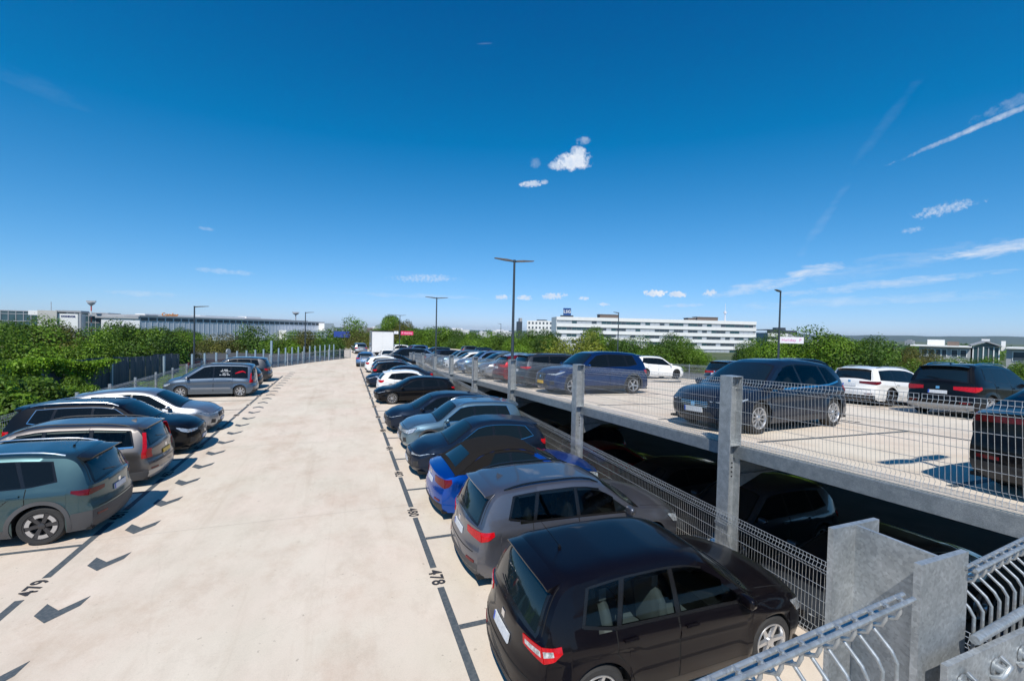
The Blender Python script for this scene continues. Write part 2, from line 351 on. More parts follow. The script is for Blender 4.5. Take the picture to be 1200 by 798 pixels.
def resample(pl, n):
    p = np.array(pl, float)
    if len(p) == 1: return np.repeat(p, n+1, 0)
    d = np.r_[0, np.cumsum(np.hypot(*(p[1:]-p[:-1]).T))]; t = np.linspace(0, d[-1], n+1)
    return np.c_[np.interp(t, d, p[:, 0]), np.interp(t, d, p[:, 1])]

class Car:
    def __init__(s, typ, **kw):
        t = dict(TYPES[typ]); s.typ = typ
        L0, H0, W0 = t['L'], t['H'], t['W']
        t.update({k: v for k, v in kw.items() if k in t}); s.t = t; s.kw = kw
        s.L, s.W, s.H = t['L'], t['W'], t['H']; fx = s.L/L0; fz = s.H/H0
        s.fx = fx
        zs = lambda z: z*fz
        s.prof_ = smooth_fn([(x*fx, zs(z)) for x, z in t['prof']], .045)
        s.belt_ = smooth_fn([(x*fx, zs(z)) for x, z in t['belt']], .12)
        s.ws = [v*fx for v in t['ws']]; s.rg = [v*fx for v in t['rg']]; s.dlo = [v*fx for v in t['dlo']]
        s.B, s.C = t['B']*fx, t['C']*fx
        s.ro = t['ro']*fx; s.xw = (s.ro, s.ro+t['wb']*(fx if 'wb' not in kw else 1)); s.wr = t['wr']
        s.zb = kw.get('gc', .2); s.arch = s.wr+t['arch']; s.tum = t['tum']
        s.bf = kw.get('bf', .3); s.br = kw.get('br', .2)
        s.fz = smooth_fn([(0, -.16), (.2, -.12), (.34, -.02), (.5, 0), (.62, -.015), (.78, -.06), (1.0, -.14)], .02)
        s.rz = smooth_fn([(0, -.12), (.22, -.07), (.34, 0), (.6, 0), (.66, -.03), (.72, -.055), (1.2, -.09)], .015)
        s.mid = s.L*.48
        s.vp = smooth_fn([(-.5, .9), (0, .955), (.12, .985), (.33, 1.), (.55, .986), (.71, .978), (.80, .998), (.90, .972), (1., .935), (1.5, .9)], .018)
        s.objs = []
    def prof(s, x): return s.prof_(x)
    def belt(s, x): return s.belt_(x)
    def kx(s, x): return np.interp(x, [0, s.rg[1]+.3, s.mid, s.ws[1]-.3, s.ws[0], s.L], [-.05, -.07, 0, .08, .16, .1])
    def ridge(s, x):                    # e: how far the roof edge lies under the crown
        return np.interp(x, [0, .5, s.mid, s.ws[0], s.L], [.03, .06, .065, .05, .03])
    def zc(s, x): return np.maximum(s.prof(x+s.kx(x))-s.ridge(x), s.belt(x))
    def w(s, x):
        a = np.clip((x-(s.L-1.0))/1.0, 0, 1)**3*.15+np.clip((.9-x)/.9, 0, 1)**3*.10
        return s.W/2*(1-a)
    def yside(s, x, z):
        x = np.asarray(x, float); z = np.asarray(z, float)
        b = s.belt(x); v = (z-.22)/(b-.22)
        y = s.w(x)*s.vp(np.minimum(v, 1))
        for c in s.xw:
            r = np.hypot(x-c, np.minimum(z, .9)-s.wr); y = y+.016*np.exp(-((r-s.arch)/.09)**2)*(z < b)
        h = np.maximum(z-b, 0); return y-s.tum*h-.10*h*h
    def G(s, x, y, z):
        x = np.asarray(x, float); u = np.abs(y)/(s.W/2)
        dx = -s.bf*u**2.7*np.clip((x-(s.L-.95))/.95, 0, 1)**2+s.fz(z)*np.clip((x-(s.L-.35))/.35, 0, 1)**1.5
        dx = dx+s.br*u**2.7*np.clip((.8-x)/.8, 0, 1)**2-s.rz(z)*np.clip((.3-x)/.3, 0, 1)**1.5
        return np.stack([x+dx-s.L/2, y+0*dx, z+0*dx], -1)
    def S(s, x, z): return s.G(x, s.yside(x, z), z)              # left side
    def T(s, x, u):                                              # top: u in -1..1
        x = np.asarray(x, float); ue = np.abs(u); zc = s.zc(x); ye = s.yside(x, zc)
        h = np.clip((zc-s.belt(x))/.25, 0, 1); p = 2.6+4.4*h
        zt = s.prof(x+s.kx(x)*ue**2)
        z = zc+np.maximum(zt-zc, 0)*(1-ue**p)
        return s.G(x, u*ye, z)
    def capz(s, xe, u):
        zc = s.zc(xe); zt = s.prof(xe+s.kx(xe)*np.abs(u)**2); return zc+max(0, 1)*np.maximum(zt-zc, 0)*(1-np.abs(u)**2.6)
    def F(s, u, z):  xe = s.L+0*u; return s.G(xe, u*s.yside(xe, z), z)
    def K(s, u, z):  xe = 0*u; return s.G(xe, u*s.yside(xe, z), z)
    def patch(s, mb, surf, bot, top, n=10, m=4, off=.004, mirror=False, rim=.012, side=True):
        b, t = resample(bot, n), resample(top, n); k = np.linspace(0, 1, m+1)[None, :, None]
        q = b[:, None, :]*(1-k)+t[:, None, :]*k; a, c = q[..., 0], q[..., 1]
        P = surf(a, c); e = 2e-3
        d1 = surf(a+e, c)-surf(a-e, c); d2 = surf(a, c+e)-surf(a, c-e)
        N = np.cross(d1, d2); N /= np.maximum(np.linalg.norm(N, axis=-1, keepdims=True), 1e-9)
        cen = np.array([0, 0, s.H*.4]); sg = np.sign(((P-cen)*N).sum(-1).mean()); N = N*sg
        V = P+N*off; I = P-N*rim
        v = V.reshape(-1, 3); f = quad_grid(n, m)
        if sg < 0: f = [g[::-1] for g in f]
        f = [g for g in f]
        # rim so that the panel has thickness
        idx = [(i, 0) for i in range(n+1)]+[(n, j) for j in range(1, m+1)]+[(i, m) for i in range(n-1, -1, -1)]+[(0, j) for j in range(m-1, 0, -1)]
        bi = [i*(m+1)+j for i, j in idx]; base = len(v); rv = np.array([I[i, j] for i, j in idx]); nb = len(bi)
        for i in range(nb):
            j = (i+1) % nb; g = (bi[j], bi[i], base+i, base+j); f.append(g if sg > 0 else g[::-1])
        v = np.concatenate([v, rv])
        for sgn in ((1, -1) if mirror else (1,)):
            vv = v*[1, sgn, 1]; mb.add(vv, f if sgn > 0 else [g[::-1] for g in f])
    def body(s):
        # stations along the car, crowded at the wheel arches
        xs = set(np.round(np.linspace(0, s.L, 64), 4).tolist())
        A = s.arch; za = s.wr; half = math.sqrt(max(A*A-(za-s.zb)**2, .01))
        for c in s.xw:
            xs = {x for x in xs if abs(x-c) > half+.012}
            xs |= {float(c+half*math.sin(t)) for t in np.linspace(-math.pi/2, math.pi/2, 19)}
        xs = np.array(sorted(xs)); n = len(xs)
        def zbot(x):
            z = np.full_like(x, s.zb)
            for c in s.xw:
                d = np.abs(x-c); inn = d <= half+1e-6
                z = np.where(inn, za+np.sqrt(np.maximum(A*A-d*d, 0)), z)
                z = np.where(inn & (d > half-1e-3), s.zb, z)
            return z
        zb = zbot(xs); bl = s.belt(xs); zc = s.zc(xs); r1, r2 = 12, 5
        rows = [zb+(bl-zb)*(j/r1) for j in range(r1+1)]+[bl+(zc-bl)*(j/r2) for j in range(1, r2+1)]
        Z = np.stack(rows, 1); X = np.repeat(xs[:, None], Z.shape[1], 1); V = s.S(X, Z); m = Z.shape[1]-1
        mb = MB(); f = quad_grid(n-1, m)
        if s.kw.get('see'):
            lo_, hi_ = max(s.dlo[0], s.dlo[1])+.04, s.dlo[3]+.30
            f = [g for g in f if not (lo_ < xs[g[0]//(m+1)] and xs[g[1]//(m+1)] < hi_ and r1 <= g[0] % (m+1) < r1+4)]
        mb.add(V, [g[::-1] for g in f]); mb.add(V*[1, -1, 1], f)
        us = np.linspace(-1, 1, 25); XX, UU = np.meshgrid(xs, us, indexing='ij')
        mb.add(s.T(XX, UU), quad_grid(n-1, 24))
        for end, xe in ((0, 0.), (1, s.L)):
            row = Z[0] if end == 0 else Z[-1]; zt = s.capz(xe, us); frac = (row-row[0])/(row[-1]-row[0])
            zz = row[0]+(zt-row[0])[:, None]*frac[None, :]; uu = np.repeat(us[:, None], m+1, 1)
            yy = uu*s.yside(xe+0*zz, row[None, :]+0*zz)
            P = s.G(xe+0*zz, yy, zz); g = quad_grid(24, m)
            mb.add(P, g if end else [q[::-1] for q in g])
        return mb, xs, zb
    def make(s, pos, head, paint_m, label, cat, group, T=T_0, lod=2, name='parked_car', pitchfix=None):
        kw = s.kw
        root = empty(name, pos); tag(root, label, cat, group)
        root.matrix_world = Matrix.Translation(pos)@T@Matrix.Rotation(head, 4, 'Z')@Matrix.Diagonal((1, 1, .975, 1))
        s.root = root
        mb, xs, zb = s.body()
        me = bpy.data.meshes.new('body'); v = np.concatenate(mb.v); me.from_pydata(v.tolist(), [], mb.f)
        bm = bmesh.new(); bm.from_mesh(me); bmesh.ops.remove_doubles(bm, verts=bm.verts, dist=.0012)
        bmesh.ops.dissolve_degenerate(bm, dist=.0005, edges=bm.edges); bmesh.ops.recalc_face_normals(bm, faces=bm.faces)
        bm.to_mesh(me); bm.free(); me.materials.append(paint_m)
        me.polygons.foreach_set('use_smooth', [True]*len(me.polygons)); me.set_sharp_from_angle(angle=R(38))
        link(me, 'body', root)
        def P(nm, m, *ps, smooth=50, parent=root):
            o = None
            for q in ps:
                mir = q.pop('mirror', False)
                for sg in ((1, -1) if mir else (1,)):
                    mb = MB(); s.patch(mb, **q)
                    if sg < 0: mb.v = [w_*[1, -1, 1] for w_ in mb.v]; mb.f = [w_[::-1] for w_ in mb.f]
                    o = mb.build(nm, m, parent, smooth)
            return o
        # underside with wheel wells
        mb = MB(); hw = s.W/2-.27
        mb.box((-s.L/2+.18, -hw, .17), (s.L/2-.25, hw, .42))
        for c in s.xw:
            tt = np.linspace(-1.15, 1.15, 13) if False else np.linspace(-.5, math.pi+.5, 15)
            for sg in (1, -1):
                v = []
                for t in tt:
                    x = c+(s.arch+.004)*math.cos(t); z = s.wr+(s.arch+.004)*math.sin(t)
                    z = max(z, s.zb); p = s.S(np.array(x), np.array(z))
                    v += [(p[0], sg*(p[1]-.006), p[2]), (p[0], sg*(hw-.02), p[2])]
                mb.add(v, [(2*i, 2*i+2, 2*i+3, 2*i+1) for i in range(len(tt)-1)])
        for (a, b) in ((.16, s.xw[0]-s.arch), (s.xw[0]+s.arch, s.xw[1]-s.arch), (s.xw[1]+s.arch, s.L-.22)):
            mb.box((a-s.L/2, -s.W/2*.9, .19), (b-s.L/2, s.W/2*.9, .235))
        mb.build('underbody', under_m, root)
        # --- glass
        d0, d1, f0, f1 = s.dlo
        kick = kw.get('kick', .07 if s.typ in ('suv', 'hatch', 'mpv') else .02); xk = max(s.C, d0+.3)
        bel = lambda x, o=.022: (x, float(s.belt(x))+o+kick*max(0, min(1, (xk-x)/(xk-d0)))**1.3+.012)
        tp = lambda x, o=.05: (x, float(s.zc(x))-o)
        def seq(fn, a, b, k=7): return [fn(x) for x in np.linspace(a, b, k)]
        trim = kw.get('trim', blackg); gm = kw.get('glass', glass_m)
        g = .018
        see = kw.get('see'); gm_side = see_m if see else gm
        if not see: P('window_trim', trim, dict(surf=s.S, bot=seq(lambda x: bel(x, .004), d0-g*1.5, f0+g*2.2), top=seq(lambda x: tp(x, .050), d1-g, f1+g), n=26, m=3, off=.003, mirror=True))
        if not see: P('window_surround', blackg, dict(surf=s.S, bot=seq(lambda x: bel(x, .018), d0-g*.3, f0+g*.8), top=seq(lambda x: tp(x, .060), d1-g*.2, f1+g*.3), n=26, m=3, off=.005, mirror=True))
        sl = kw.get('slant', .10)
        if see:
            xa_, xb_ = d0-g*.3, f0+g*.8; ta_, tb_ = d1-g*.2, f1+g*.3
            P('window_trim', trim, dict(surf=s.S, bot=seq(lambda x: bel(x, -.012), xa_, xb_+.03), top=seq(lambda x: bel(x, .028), xa_, xb_), n=26, m=1, off=.005, mirror=True))
            P('window_header', blackg, dict(surf=s.S, bot=seq(lambda x: tp(x, .072), ta_, tb_), top=seq(lambda x: tp(x, .045), ta_, tb_), n=20, m=1, off=.005, mirror=True))
            P('pillar', blackg, dict(surf=s.S, bot=[bel(s.B-.045, .02), bel(s.B+.045, .02)], top=[tp(s.B-.04, .06), tp(s.B+.04, .06)], n=2, m=4, off=.005, mirror=True),
              dict(surf=s.S, bot=[bel(s.C-.02, .02), bel(s.C+.06, .02)], top=[tp(s.C+sl-.06, .06), tp(s.C+sl+.03, .06)], n=2, m=4, off=.005, mirror=True),
              dict(surf=s.S, bot=[bel(d0-.03, .0), bel(max(d0, d1)+.10, .02)], top=[tp(d1-.03, .05), tp(max(d0, d1)+.07, .05)], n=4, m=4, off=.003, mirror=True))
            # cabin: floor, seats, steering wheel
            mb = MB(); mb.box((d0-s.L/2, -s.W/2+.16, .42), (f0-s.L/2-.1, s.W/2-.16, .5)); mb.box((f0-.42-s.L/2, -s.W/2+.2, .5), (f0-.1-s.L/2, s.W/2-.2, .92)); mb.build('cabin_floor', cabin_m, root)
            for (sx, ys) in ((s.B+.12, (.36, -.36)), (s.C+.18, (.40, 0, -.40))):
                for y_ in ys:
                    x0_ = sx-s.L/2; w_ = .24 if len(ys) == 2 else .19; mb = MB(); v = []; N_ = 9
                    pr_ = [(.52, .50), (.52, .64), (.06, .68), (.0, .62), (-.10, 1.12), (-.16, 1.16), (-.20, 1.10), (-.14, .55)]
                    for k, yy in enumerate(np.linspace(-w_, w_, 6)):
                        e_ = 1-.16*(abs(yy)/w_)**4
                        v += [(x0_+px_, y_+yy, .5+(pz_-.5)*e_) for px_, pz_ in pr_]
                    f_ = [(k*8+j, k*8+(j+1) % 8, k*8+8+(j+1) % 8, k*8+8+j) for k in range(5) for j in range(8)]+[tuple(range(8))[::-1], tuple(40+j for j in range(8))]
                    mb.add(v, f_); hy = .12; mb.box((x0_-.22, y_-hy, 1.16), (x0_-.13, y_+hy, 1.34)); mb.build('seat', kw.get('seatm', inter_m), root, 60)
            mb = MB(); p = [(f0-.62-s.L/2+.09*math.sin(t), .36+.18*math.cos(t), .98+.17*math.sin(t)) for t in np.linspace(0, 2*math.pi, 17)]; mb.tube(p, .016, 6, False); mb.build('steering_wheel', blackg, root, 60)
        wins = [(s.B+.035, f0, s.B+.03, f1)]
        if s.C < s.B-.1:
            wins += [(s.C+.05, s.B-.035, s.C+sl+.02, s.B-.03), (d0+.02, s.C-.01, d1+.01, s.C+sl-.05)]
        elif s.typ == 'cabrio': wins += [(d0, s.B-.035, d1, s.B-.03)]
        for a0, b0, a1, b1 in wins:
            if b0-a0 < .08: continue
            if b1-a1 < .03: b1 = a1+.03
            for sg in (1, -1):
                mb = MB(); s.patch(mb, surf=s.S, bot=seq(lambda x: bel(x, .026), a0, b0), top=seq(lambda x: tp(x, .069), a1, b1), n=14, m=3, off=.0075)
                if sg < 0: mb.v = [q*[1, -1, 1] for q in mb.v]; mb.f = [q[::-1] for q in mb.f]
                mb.build('side_window', gm_side, root, 50)
        w0, w1 = s.ws; k0 = kw.get('wsu', .90)
        P('windscreen_surround', blackg, dict(surf=s.T, bot=[(w0+.02, -k0-.03), (w0+.02, k0+.03)], top=[(w1-.03, -k0+.01), (w1-.03, k0-.01)], n=20, m=6, off=.003))
        P('windscreen', screen_m, dict(surf=s.T, bot=[(w0-.03, -k0+.01), (w0-.03, k0-.01)], top=[(w1+.01, -k0+.05), (w1+.01, k0-.05)], n=20, m=6, off=.006))
        r0, r1 = s.rg
        if s.typ != 'cabrio':
            ku = .84
            P('rear_window_surround', blackg, dict(surf=s.T, bot=[(r0-.03, -ku), (r0-.03, ku)], top=[(r1+.03, -ku), (r1+.03, ku)], n=18, m=6, off=.003))
            P('rear_window', screen_m, dict(surf=s.T, bot=[(r0+.01, -ku+.05), (r0+.01, ku-.05)], top=[(r1, -ku+.06), (r1, ku-.06)], n=18, m=6, off=.006))
        if kw.get('sunroof'):
            P('sunroof', blackg, dict(surf=s.T, bot=[(s.mid+.45, -.62), (s.mid+.45, .62)], top=[(s.mid-.75, -.62), (s.mid-.75, .62)], n=10, m=6, off=.002))
        # --- soft top
        if s.typ == 'cabrio':
            mb = MB()
            s.patch(mb, s.T, [(.40, -1), (.40, 1)], [(w1-.03, -.98), (w1-.03, .98)], 24, 26, .016, rim=.02)
            s.patch(mb, s.S, seq(lambda x: bel(x, .0), .34, 1.10), seq(lambda x: tp(x, -.004), .34, 1.42), 12, 5, .014, mirror=True, rim=.02)
            s.patch(mb, s.S, seq(lambda x: tp(x, .05), 1.2, f1+.1), seq(lambda x: tp(x, -.004), 1.2, f1+.1), 12, 3, .014, mirror=True, rim=.02)
            mb.build('soft_top', fabric_m, root, 40)
            P('rear_window', screen_m, dict(surf=s.T, bot=[(.50, -.62), (.50, .62)], top=[(.86, -.55), (.86, .55)], n=12, m=5, off=.021, rim=.006))
        # --- lamps
        tl = kw.get('tl', (.80, .96, .62, .30)); z0, z1, u0, sx = tl; tm = kw.get('tlm', red_l)
        zt = min(z1, float(s.capz(0., np.array(.7)))-.012)
        for sg in (1, -1):
            mb = MB()
            if kw.get('vtl'):       # tall lamps up the rear pillar
                vz0, vz1 = kw['vtl']
                xa = lambda z: float(np.interp(z, [vz0, .98, vz1], [.0, .02, kw.get('vtx', .26)]))
                s.patch(mb, s.S, [(0.0, vz0), (.0, .97), (xa(vz1), vz1)], [(.17, vz0), (.16, .97), (xa(vz1)+.10, vz1)], 10, 3, .012)
                s.patch(mb, s.K, [(.8, vz0), (1, vz0)], [(.84, zt), (1, zt)], 5, 4, .012)
            else:
                s.patch(mb, s.K, [(u0, z0+(zt-z0)*.3), (1, z0)], [(u0, zt-.01), (1, zt)], 8, 4, .010)
                s.patch(mb, s.S, [(0, z0), (sx*.6, z0+(zt-z0)*.2), (sx, z0+(zt-z0)*.65)], [(0, zt), (sx*.6, zt+.0), (sx, zt+.01)], 8, 4, .010)
            if sg < 0: mb.v = [q*[1, -1, 1] for q in mb.v]; mb.f = [q[::-1] for q in mb.f]
            lt = mb.build('tail_light', tm, root, 50)
            if lod >= 2 and kw.get('tlw'):
                mb = MB(); s.patch(mb, s.K, [(u0+.05, z0+(zt-z0)*.45), (.97, z0+(zt-z0)*.35)], [(u0+.05, zt-.04), (.97, zt-.04)], 6, 2, .014)
                s.patch(mb, s.S, [(0.01, z0+(zt-z0)*.4), (sx*.6, z0+(zt-z0)*.5)], [(0.01, zt-.035), (sx*.6, zt-.03)], 6, 2, .014)
                if sg < 0: mb.v = [q*[1, -1, 1] for q in mb.v]; mb.f = [q[::-1] for q in mb.f]
                mb.build('reversing_lens', white_l, lt, 50)
            hz0, hz1, hu, hx = kw.get('hl', (.62, .745, .52, .42))
            hz1 = min(hz1, float(s.capz(s.L, np.array(.75)))-.01)
            mb = MB(); q = MB()
            for m_, o_, e_ in ((q, .006, .012), (mb, .012, 0)):
                s.patch(m_, s.F, [(hu-e_, hz0+.03-e_), (.8, hz0-e_), (1, hz0-e_)], [(hu-e_, hz1-.02+e_), (1, hz1+e_)], 8, 3, o_)
                s.patch(m_, s.S, [(s.L-hx-e_, hz1+.065), (s.L-hx*.5, hz0+.05-e_), (s.L, hz0-e_)], [(s.L-hx-e_, hz1+.085+e_), (s.L-hx*.5, hz1+.05+e_), (s.L, hz1+e_)], 8, 3, o_)
                if sg < 0: m_.v = [w_*[1, -1, 1] for w_ in m_.v]; m_.f = [w_[::-1] for w_ in m_.f]
            hd = mb.build('headlight', head_m, root, 50)
            if lod >= 1: q.build('headlight_surround', blackg, hd, 50)
        # --- front face
        gz0, gz1, gu = kw.get('gr', (.50, .70, .46)); gz1 = min(gz1, float(s.capz(s.L, np.array(0.)))-.03)
        gr = P('grille', blackg, dict(surf=s.F, bot=[(-gu*.85, gz0), (gu*.85, gz0)], top=[(-gu, gz1), (gu, gz1)], n=12, m=3, off=.008))
        if lod >= 1:
            mb = MB()
            for z in np.linspace(gz0+.03, gz1-.03, 4): s.patch(mb, s.F, [(-gu*.88, z), (gu*.88, z)], [(-gu*.88, z+.010), (gu*.88, z+.010)], 12, 1, .018, rim=.0)
            mb.build('grille_bar', kw.get('grm', rimd_m), gr, 50)
        P('air_intake', plast, dict(surf=s.F, bot=[(-.62, .27), (.62, .27)], top=[(-.5, .42), (.5, .42)], n=10, m=2, off=.006),
          dict(surf=s.F, bot=[(.70, .36), (.93, .38)], top=[(.72, .50), (.93, .53)], n=5, m=2, off=.006),
          dict(surf=s.F, bot=[(-.93, .38), (-.70, .36)], top=[(-.93, .53), (-.72, .50)], n=5, m=2, off=.006))
        pm = kw.get('plate', plate_m)
        def plate(front):
            mb = MB(); zz = kw.get('pf', .46) if front else kw.get('pr', .76)
            sf = s.F if front else s.K; us = .26/(s.W/2)
            s.patch(mb, sf, [(-us, zz-.055), (us, zz-.055)], [(-us, zz+.055), (us, zz+.055)], 6, 1, .022, rim=-.004)
            o = mb.build('number_plate', pm, root, 30)
            if pm is plate_m and lod >= 1:
                mb = MB(); a = us if not front else -us; b = a*.84
                s.patch(mb, sf, [(min(a, b), zz-.052), (max(a, b), zz-.052)], [(min(a, b), zz+.052), (max(a, b), zz+.052)], 1, 1, .024, rim=-.02)
                mb.build('plate_band', plateb_m, o)
        plate(True); plate(False)
        # --- rear face
        P('rear_valance', kw.get('valm', plast), dict(surf=s.K, bot=[(-1, .21), (1, .21)], top=[(-1, kw.get('valz', .40)), (1, kw.get('valz', .40))], n=14, m=3, off=.006))
        if lod >= 1:
            for sg in (1, -1):
                a = (.64, .9) if sg > 0 else (-.9, -.64)
                P('rear_reflector', redd_l, dict(surf=s.K, bot=[(a[0], .44), (a[1], .44)], top=[(a[0], .48), (a[1], .48)], n=4, m=1, off=.010))
            P('badge', chrome, dict(surf=s.F, bot=[(-.06, (gz0+gz1)/2-.035), (.06, (gz0+gz1)/2-.035)], top=[(-.06, (gz0+gz1)/2+.045), (.06, (gz0+gz1)/2+.045)], n=3, m=3, off=.024),
              dict(surf=s.K, bot=[(-.055, .86), (.055, .86)], top=[(-.055, .94), (.055, .94)], n=3, m=3, off=.008))
            if not kw.get('stripoff', True):
                P('light_bar', redd_l, dict(surf=s.K, bot=[(-u0, zt-.05), (u0, zt-.05)], top=[(-u0, zt-.02), (u0, zt-.02)], n=10, m=1, off=.010))
        # --- cladding
        cl = kw.get('clad')
        if cl:
            mb = MB()
            for i, c in enumerate(s.xw):
                t0 = math.asin(max(-1, min(1, (s.zb-s.wr)/s.arch)))
                tt = np.linspace(t0, math.pi-t0, 25)
                inn = [(c+s.arch*math.cos(t)*1.001, max(s.wr+s.arch*math.sin(t), s.zb)) for t in tt]
                ou = [(c+(s.arch+.07)*math.cos(t), max(s.wr+(s.arch+.07)*math.sin(t), s.zb)) for t in tt]
                s.patch(mb, s.S, inn, ou, 26, 2, .012, mirror=True)
            s.patch(mb, s.S, [(s.xw[0]+s.arch+.02, s.zb), (s.xw[1]-s.arch-.02, s.zb)], [(s.xw[0]+s.arch+.06, s.zb+.15), (s.xw[1]-s.arch-.06, s.zb+.15)], 12, 2, .012, mirror=True)
            vv, ff = np.concatenate(mb.v), mb.f
            for sg in (1, -1):
                keep = [f for f in ff if all(vv[i][1]*sg > 0 for i in f)]; us_ = sorted({i for f in keep for i in f}); mp_ = {a: b for b, a in enumerate(us_)}
                m2 = MB(); m2.add(vv[us_], [tuple(mp_[i] for i in f) for f in keep]); o_ = m2.build('cladding', cl, root, 50); o_['kind'] = 'stuff'
            if kw.get('valz'):
                P('cladding', cl, dict(surf=s.S, bot=[(0.0, s.zb), (s.xw[0]-s.arch-.02, s.zb)], top=[(0.0, kw['valz']), (s.xw[0]-s.arch-.06, kw['valz']-.02)], n=8, m=2, off=.012, mirror=True))
        if kw.get('strip'):
            P('side_moulding', kw['strip'], dict(surf=s.S, bot=[(s.xw[0]+s.arch+.08, .48), (s.xw[1]-s.arch-.08, .48)], top=[(s.xw[0]+s.arch+.08, .56), (s.xw[1]-s.arch-.08, .56)], n=12, m=1, off=.014, mirror=True))
        # --- doors, seams, handles
        if lod >= 1:
            for sg in (1, -1):
                fr = (f0+.02, s.xw[1]-s.arch-.03)
                doors = [([(s.B, s.zb+.14), (min(fr[1], fr[0]), s.zb+.14)], [(s.B, 0), (fr[0], 0)])]
                if s.C < s.B-.1:
                    xa = s.xw[0]+s.arch+.035
                    doors.append(([(s.C-.02, .80), (xa-.06, .62), (xa+.02, s.zb+.15), (s.B-.012, s.zb+.14)], [(s.C-.02, 0), (s.B-.012, 0)]))
                for k, (bt, tpz) in enumerate(doors):
                    xa, xb = tpz[0][0], tpz[1][0]
                    top = [(x, float(s.belt(x))+.002) for x in np.linspace(xa+.006, xb-.006, 8)]
                    topg = [(x, float(s.belt(x))+.004) for x in np.linspace(xa-.005, xb+.005, 8)]
                    mb = MB(); s.patch(mb, s.S, [(x+(-.005 if i == 0 else .005), z-.011) for i, (x, z) in enumerate(bt)], topg, 18, 6, .0012, rim=.0)
                    mbd = MB(); s.patch(mbd, s.S, [(x+(.006 if i == 0 else (-.006 if i == len(bt)-1 else 0)), z) for i, (x, z) in enumerate(bt)], top, 18, 8, .0055, rim=.004)
                    hx = xa+.16; hz = float(s.belt(hx))-.115
                    mh = MB(); s.patch(mh, s.S, [(hx-.09, hz), (hx+.09, hz)], [(hx-.09, hz+.028), (hx+.09, hz+.028)], 6, 2, .034, rim=-.018)
                    for q in (mb, mbd, mh):
                        if sg < 0: q.v = [w_*[1, -1, 1] for w_ in q.v]; q.f = [w_[::-1] for w_ in q.f]
                    dr = mbd.build('door', paint_m, root, 50); mb.build('door_gap', seam_m, dr)
                    mh.build('door_handle', kw.get('hm', paint_m), dr, 50)
            # bonnet and tailgate shut lines, wiper
            mb = MB(); xb0 = w0+.10; xb1 = s.L-.06
            for u in (.86,):
                for sg in (1, -1):
                    a, b = sorted((sg*u, sg*(u-.012))); s.patch(mb, s.T, [(xb0, a), (xb1, a)], [(xb0, b), (xb1, b)], 16, 1, .0015, rim=0)
            s.patch(mb, s.T, [(xb1, -.86), (xb1, .86)], [(xb1-.012, -.86), (xb1-.012, .86)], 14, 1, .0015, rim=0)
            if s.typ not in ('sedan', 'cabrio'):
                s.patch(mb, s.K, [(-.86, .60), (.86, .60)], [(-.86, .612), (.86, .612)], 14, 1, .0015, rim=0)
                for sg in (1, -1):
                    a, b = sorted((sg*.9, sg*.888)); s.patch(mb, s.T, [(0.0, a), (r1+.1, a)], [(0.0, b), (r1+.1, b)], 12, 1, .0015, rim=0)
            mb.build('shut_line', seam_m, root)['kind'] = 'stuff'
        if lod >= 2:
            mb = MB()
            for (ua, ub, du) in ((-.55, .05, 0), (.1, .7, 0)):
                p = [s.T(np.array(w0-.02+.0*k), np.array(ua+(ub-ua)*k))+[0, 0, .02] for k in np.linspace(0, 1, 6)]
                mb = MB(); mb.tube(p, .007, 5); mb.build('wiper', blackg, root)
            if s.typ != 'sedan' and s.typ != 'cabrio':
                mb = MB(); p = [s.T(np.array(r0+.01+(r1-r0)*.18*k), np.array(.0+.42*k))+np.array([-.02, 0, .015]) for k in np.linspace(0, 1, 5)]
                mb.tube(p, .008, 5); mb.build('rear_wiper', blackg, root)
        # --- spoiler
        if s.typ in ('suv', 'hatch', 'mpv', 'estate') and lod >= 0:
            mb = MB(); ex = kw.get('spx', .10)
            us = np.linspace(-.86, .86, 15); top = s.T(np.full(15, r1+.12), us)+[0, 0, .004]
            edge = s.T(np.full(15, r1+.0), us); edge = edge*[1, 1, 0]+np.stack([-ex*(1-.25*us**2), 0*us, top[:, 2]-.035], 1)
            low = s.T(np.full(15, r1+.02), us)+[0, 0, -.01]
            v = np.stack([top, edge+[0, 0, .006], edge-[0, 0, .012], low], 1).reshape(-1, 3); f = []
            for i in range(14):
                for j in range(3): f.append((i*4+j, i*4+j+1, i*4+4+j+1, i*4+4+j))
            f += [(0, 3, 2, 1), (56, 57, 58, 59)]
            mb.add(v, f); mb.build('rear_spoiler', kw.get('spm', paint_m), root, 40)
        # --- roof rails, aerial, mirrors
        if kw.get('rails') and lod >= 0:
            for sg in (1, -1):
                mb = MB(); xx = np.linspace(s.rg[1]+.28, s.ws[1]-.12, 12); p = []
                for i, x in enumerate(xx):
                    q = s.T(np.array(x), np.array(.88*sg)); lift = .045*min(1, min(i, 11-i)/1.5); p.append(q+[0, 0, lift])
                mb.tube(p, .016, 6); mb.build('roof_rail', kw['rails'], root, 40)
        if kw.get('aerial') and lod >= 1:
            mb = MB(); b = s.T(np.array(s.rg[1]+.42), np.array(0.))
            if kw['aerial'] == 'fin':
                mb.add([b+np.array(q) for q in [(-.07, -.02, -.01), (.09, 0, -.01), (-.07, .02, -.01), (-.06, 0, .065)]], [(0, 1, 3), (1, 2, 3), (2, 0, 3), (0, 2, 1)])
                mb.build('roof_aerial', paint_m, root)
            else:
                mb.tube([b+np.array(q) for q in ((0, 0, 0), (-.01, 0, .03))], .022, 8); mb.tube([b+np.array(q) for q in ((0, 0, .02), (-.26, 0, .36))], [.005, .003], 5)
                mb.build('roof_aerial', blackg, root)
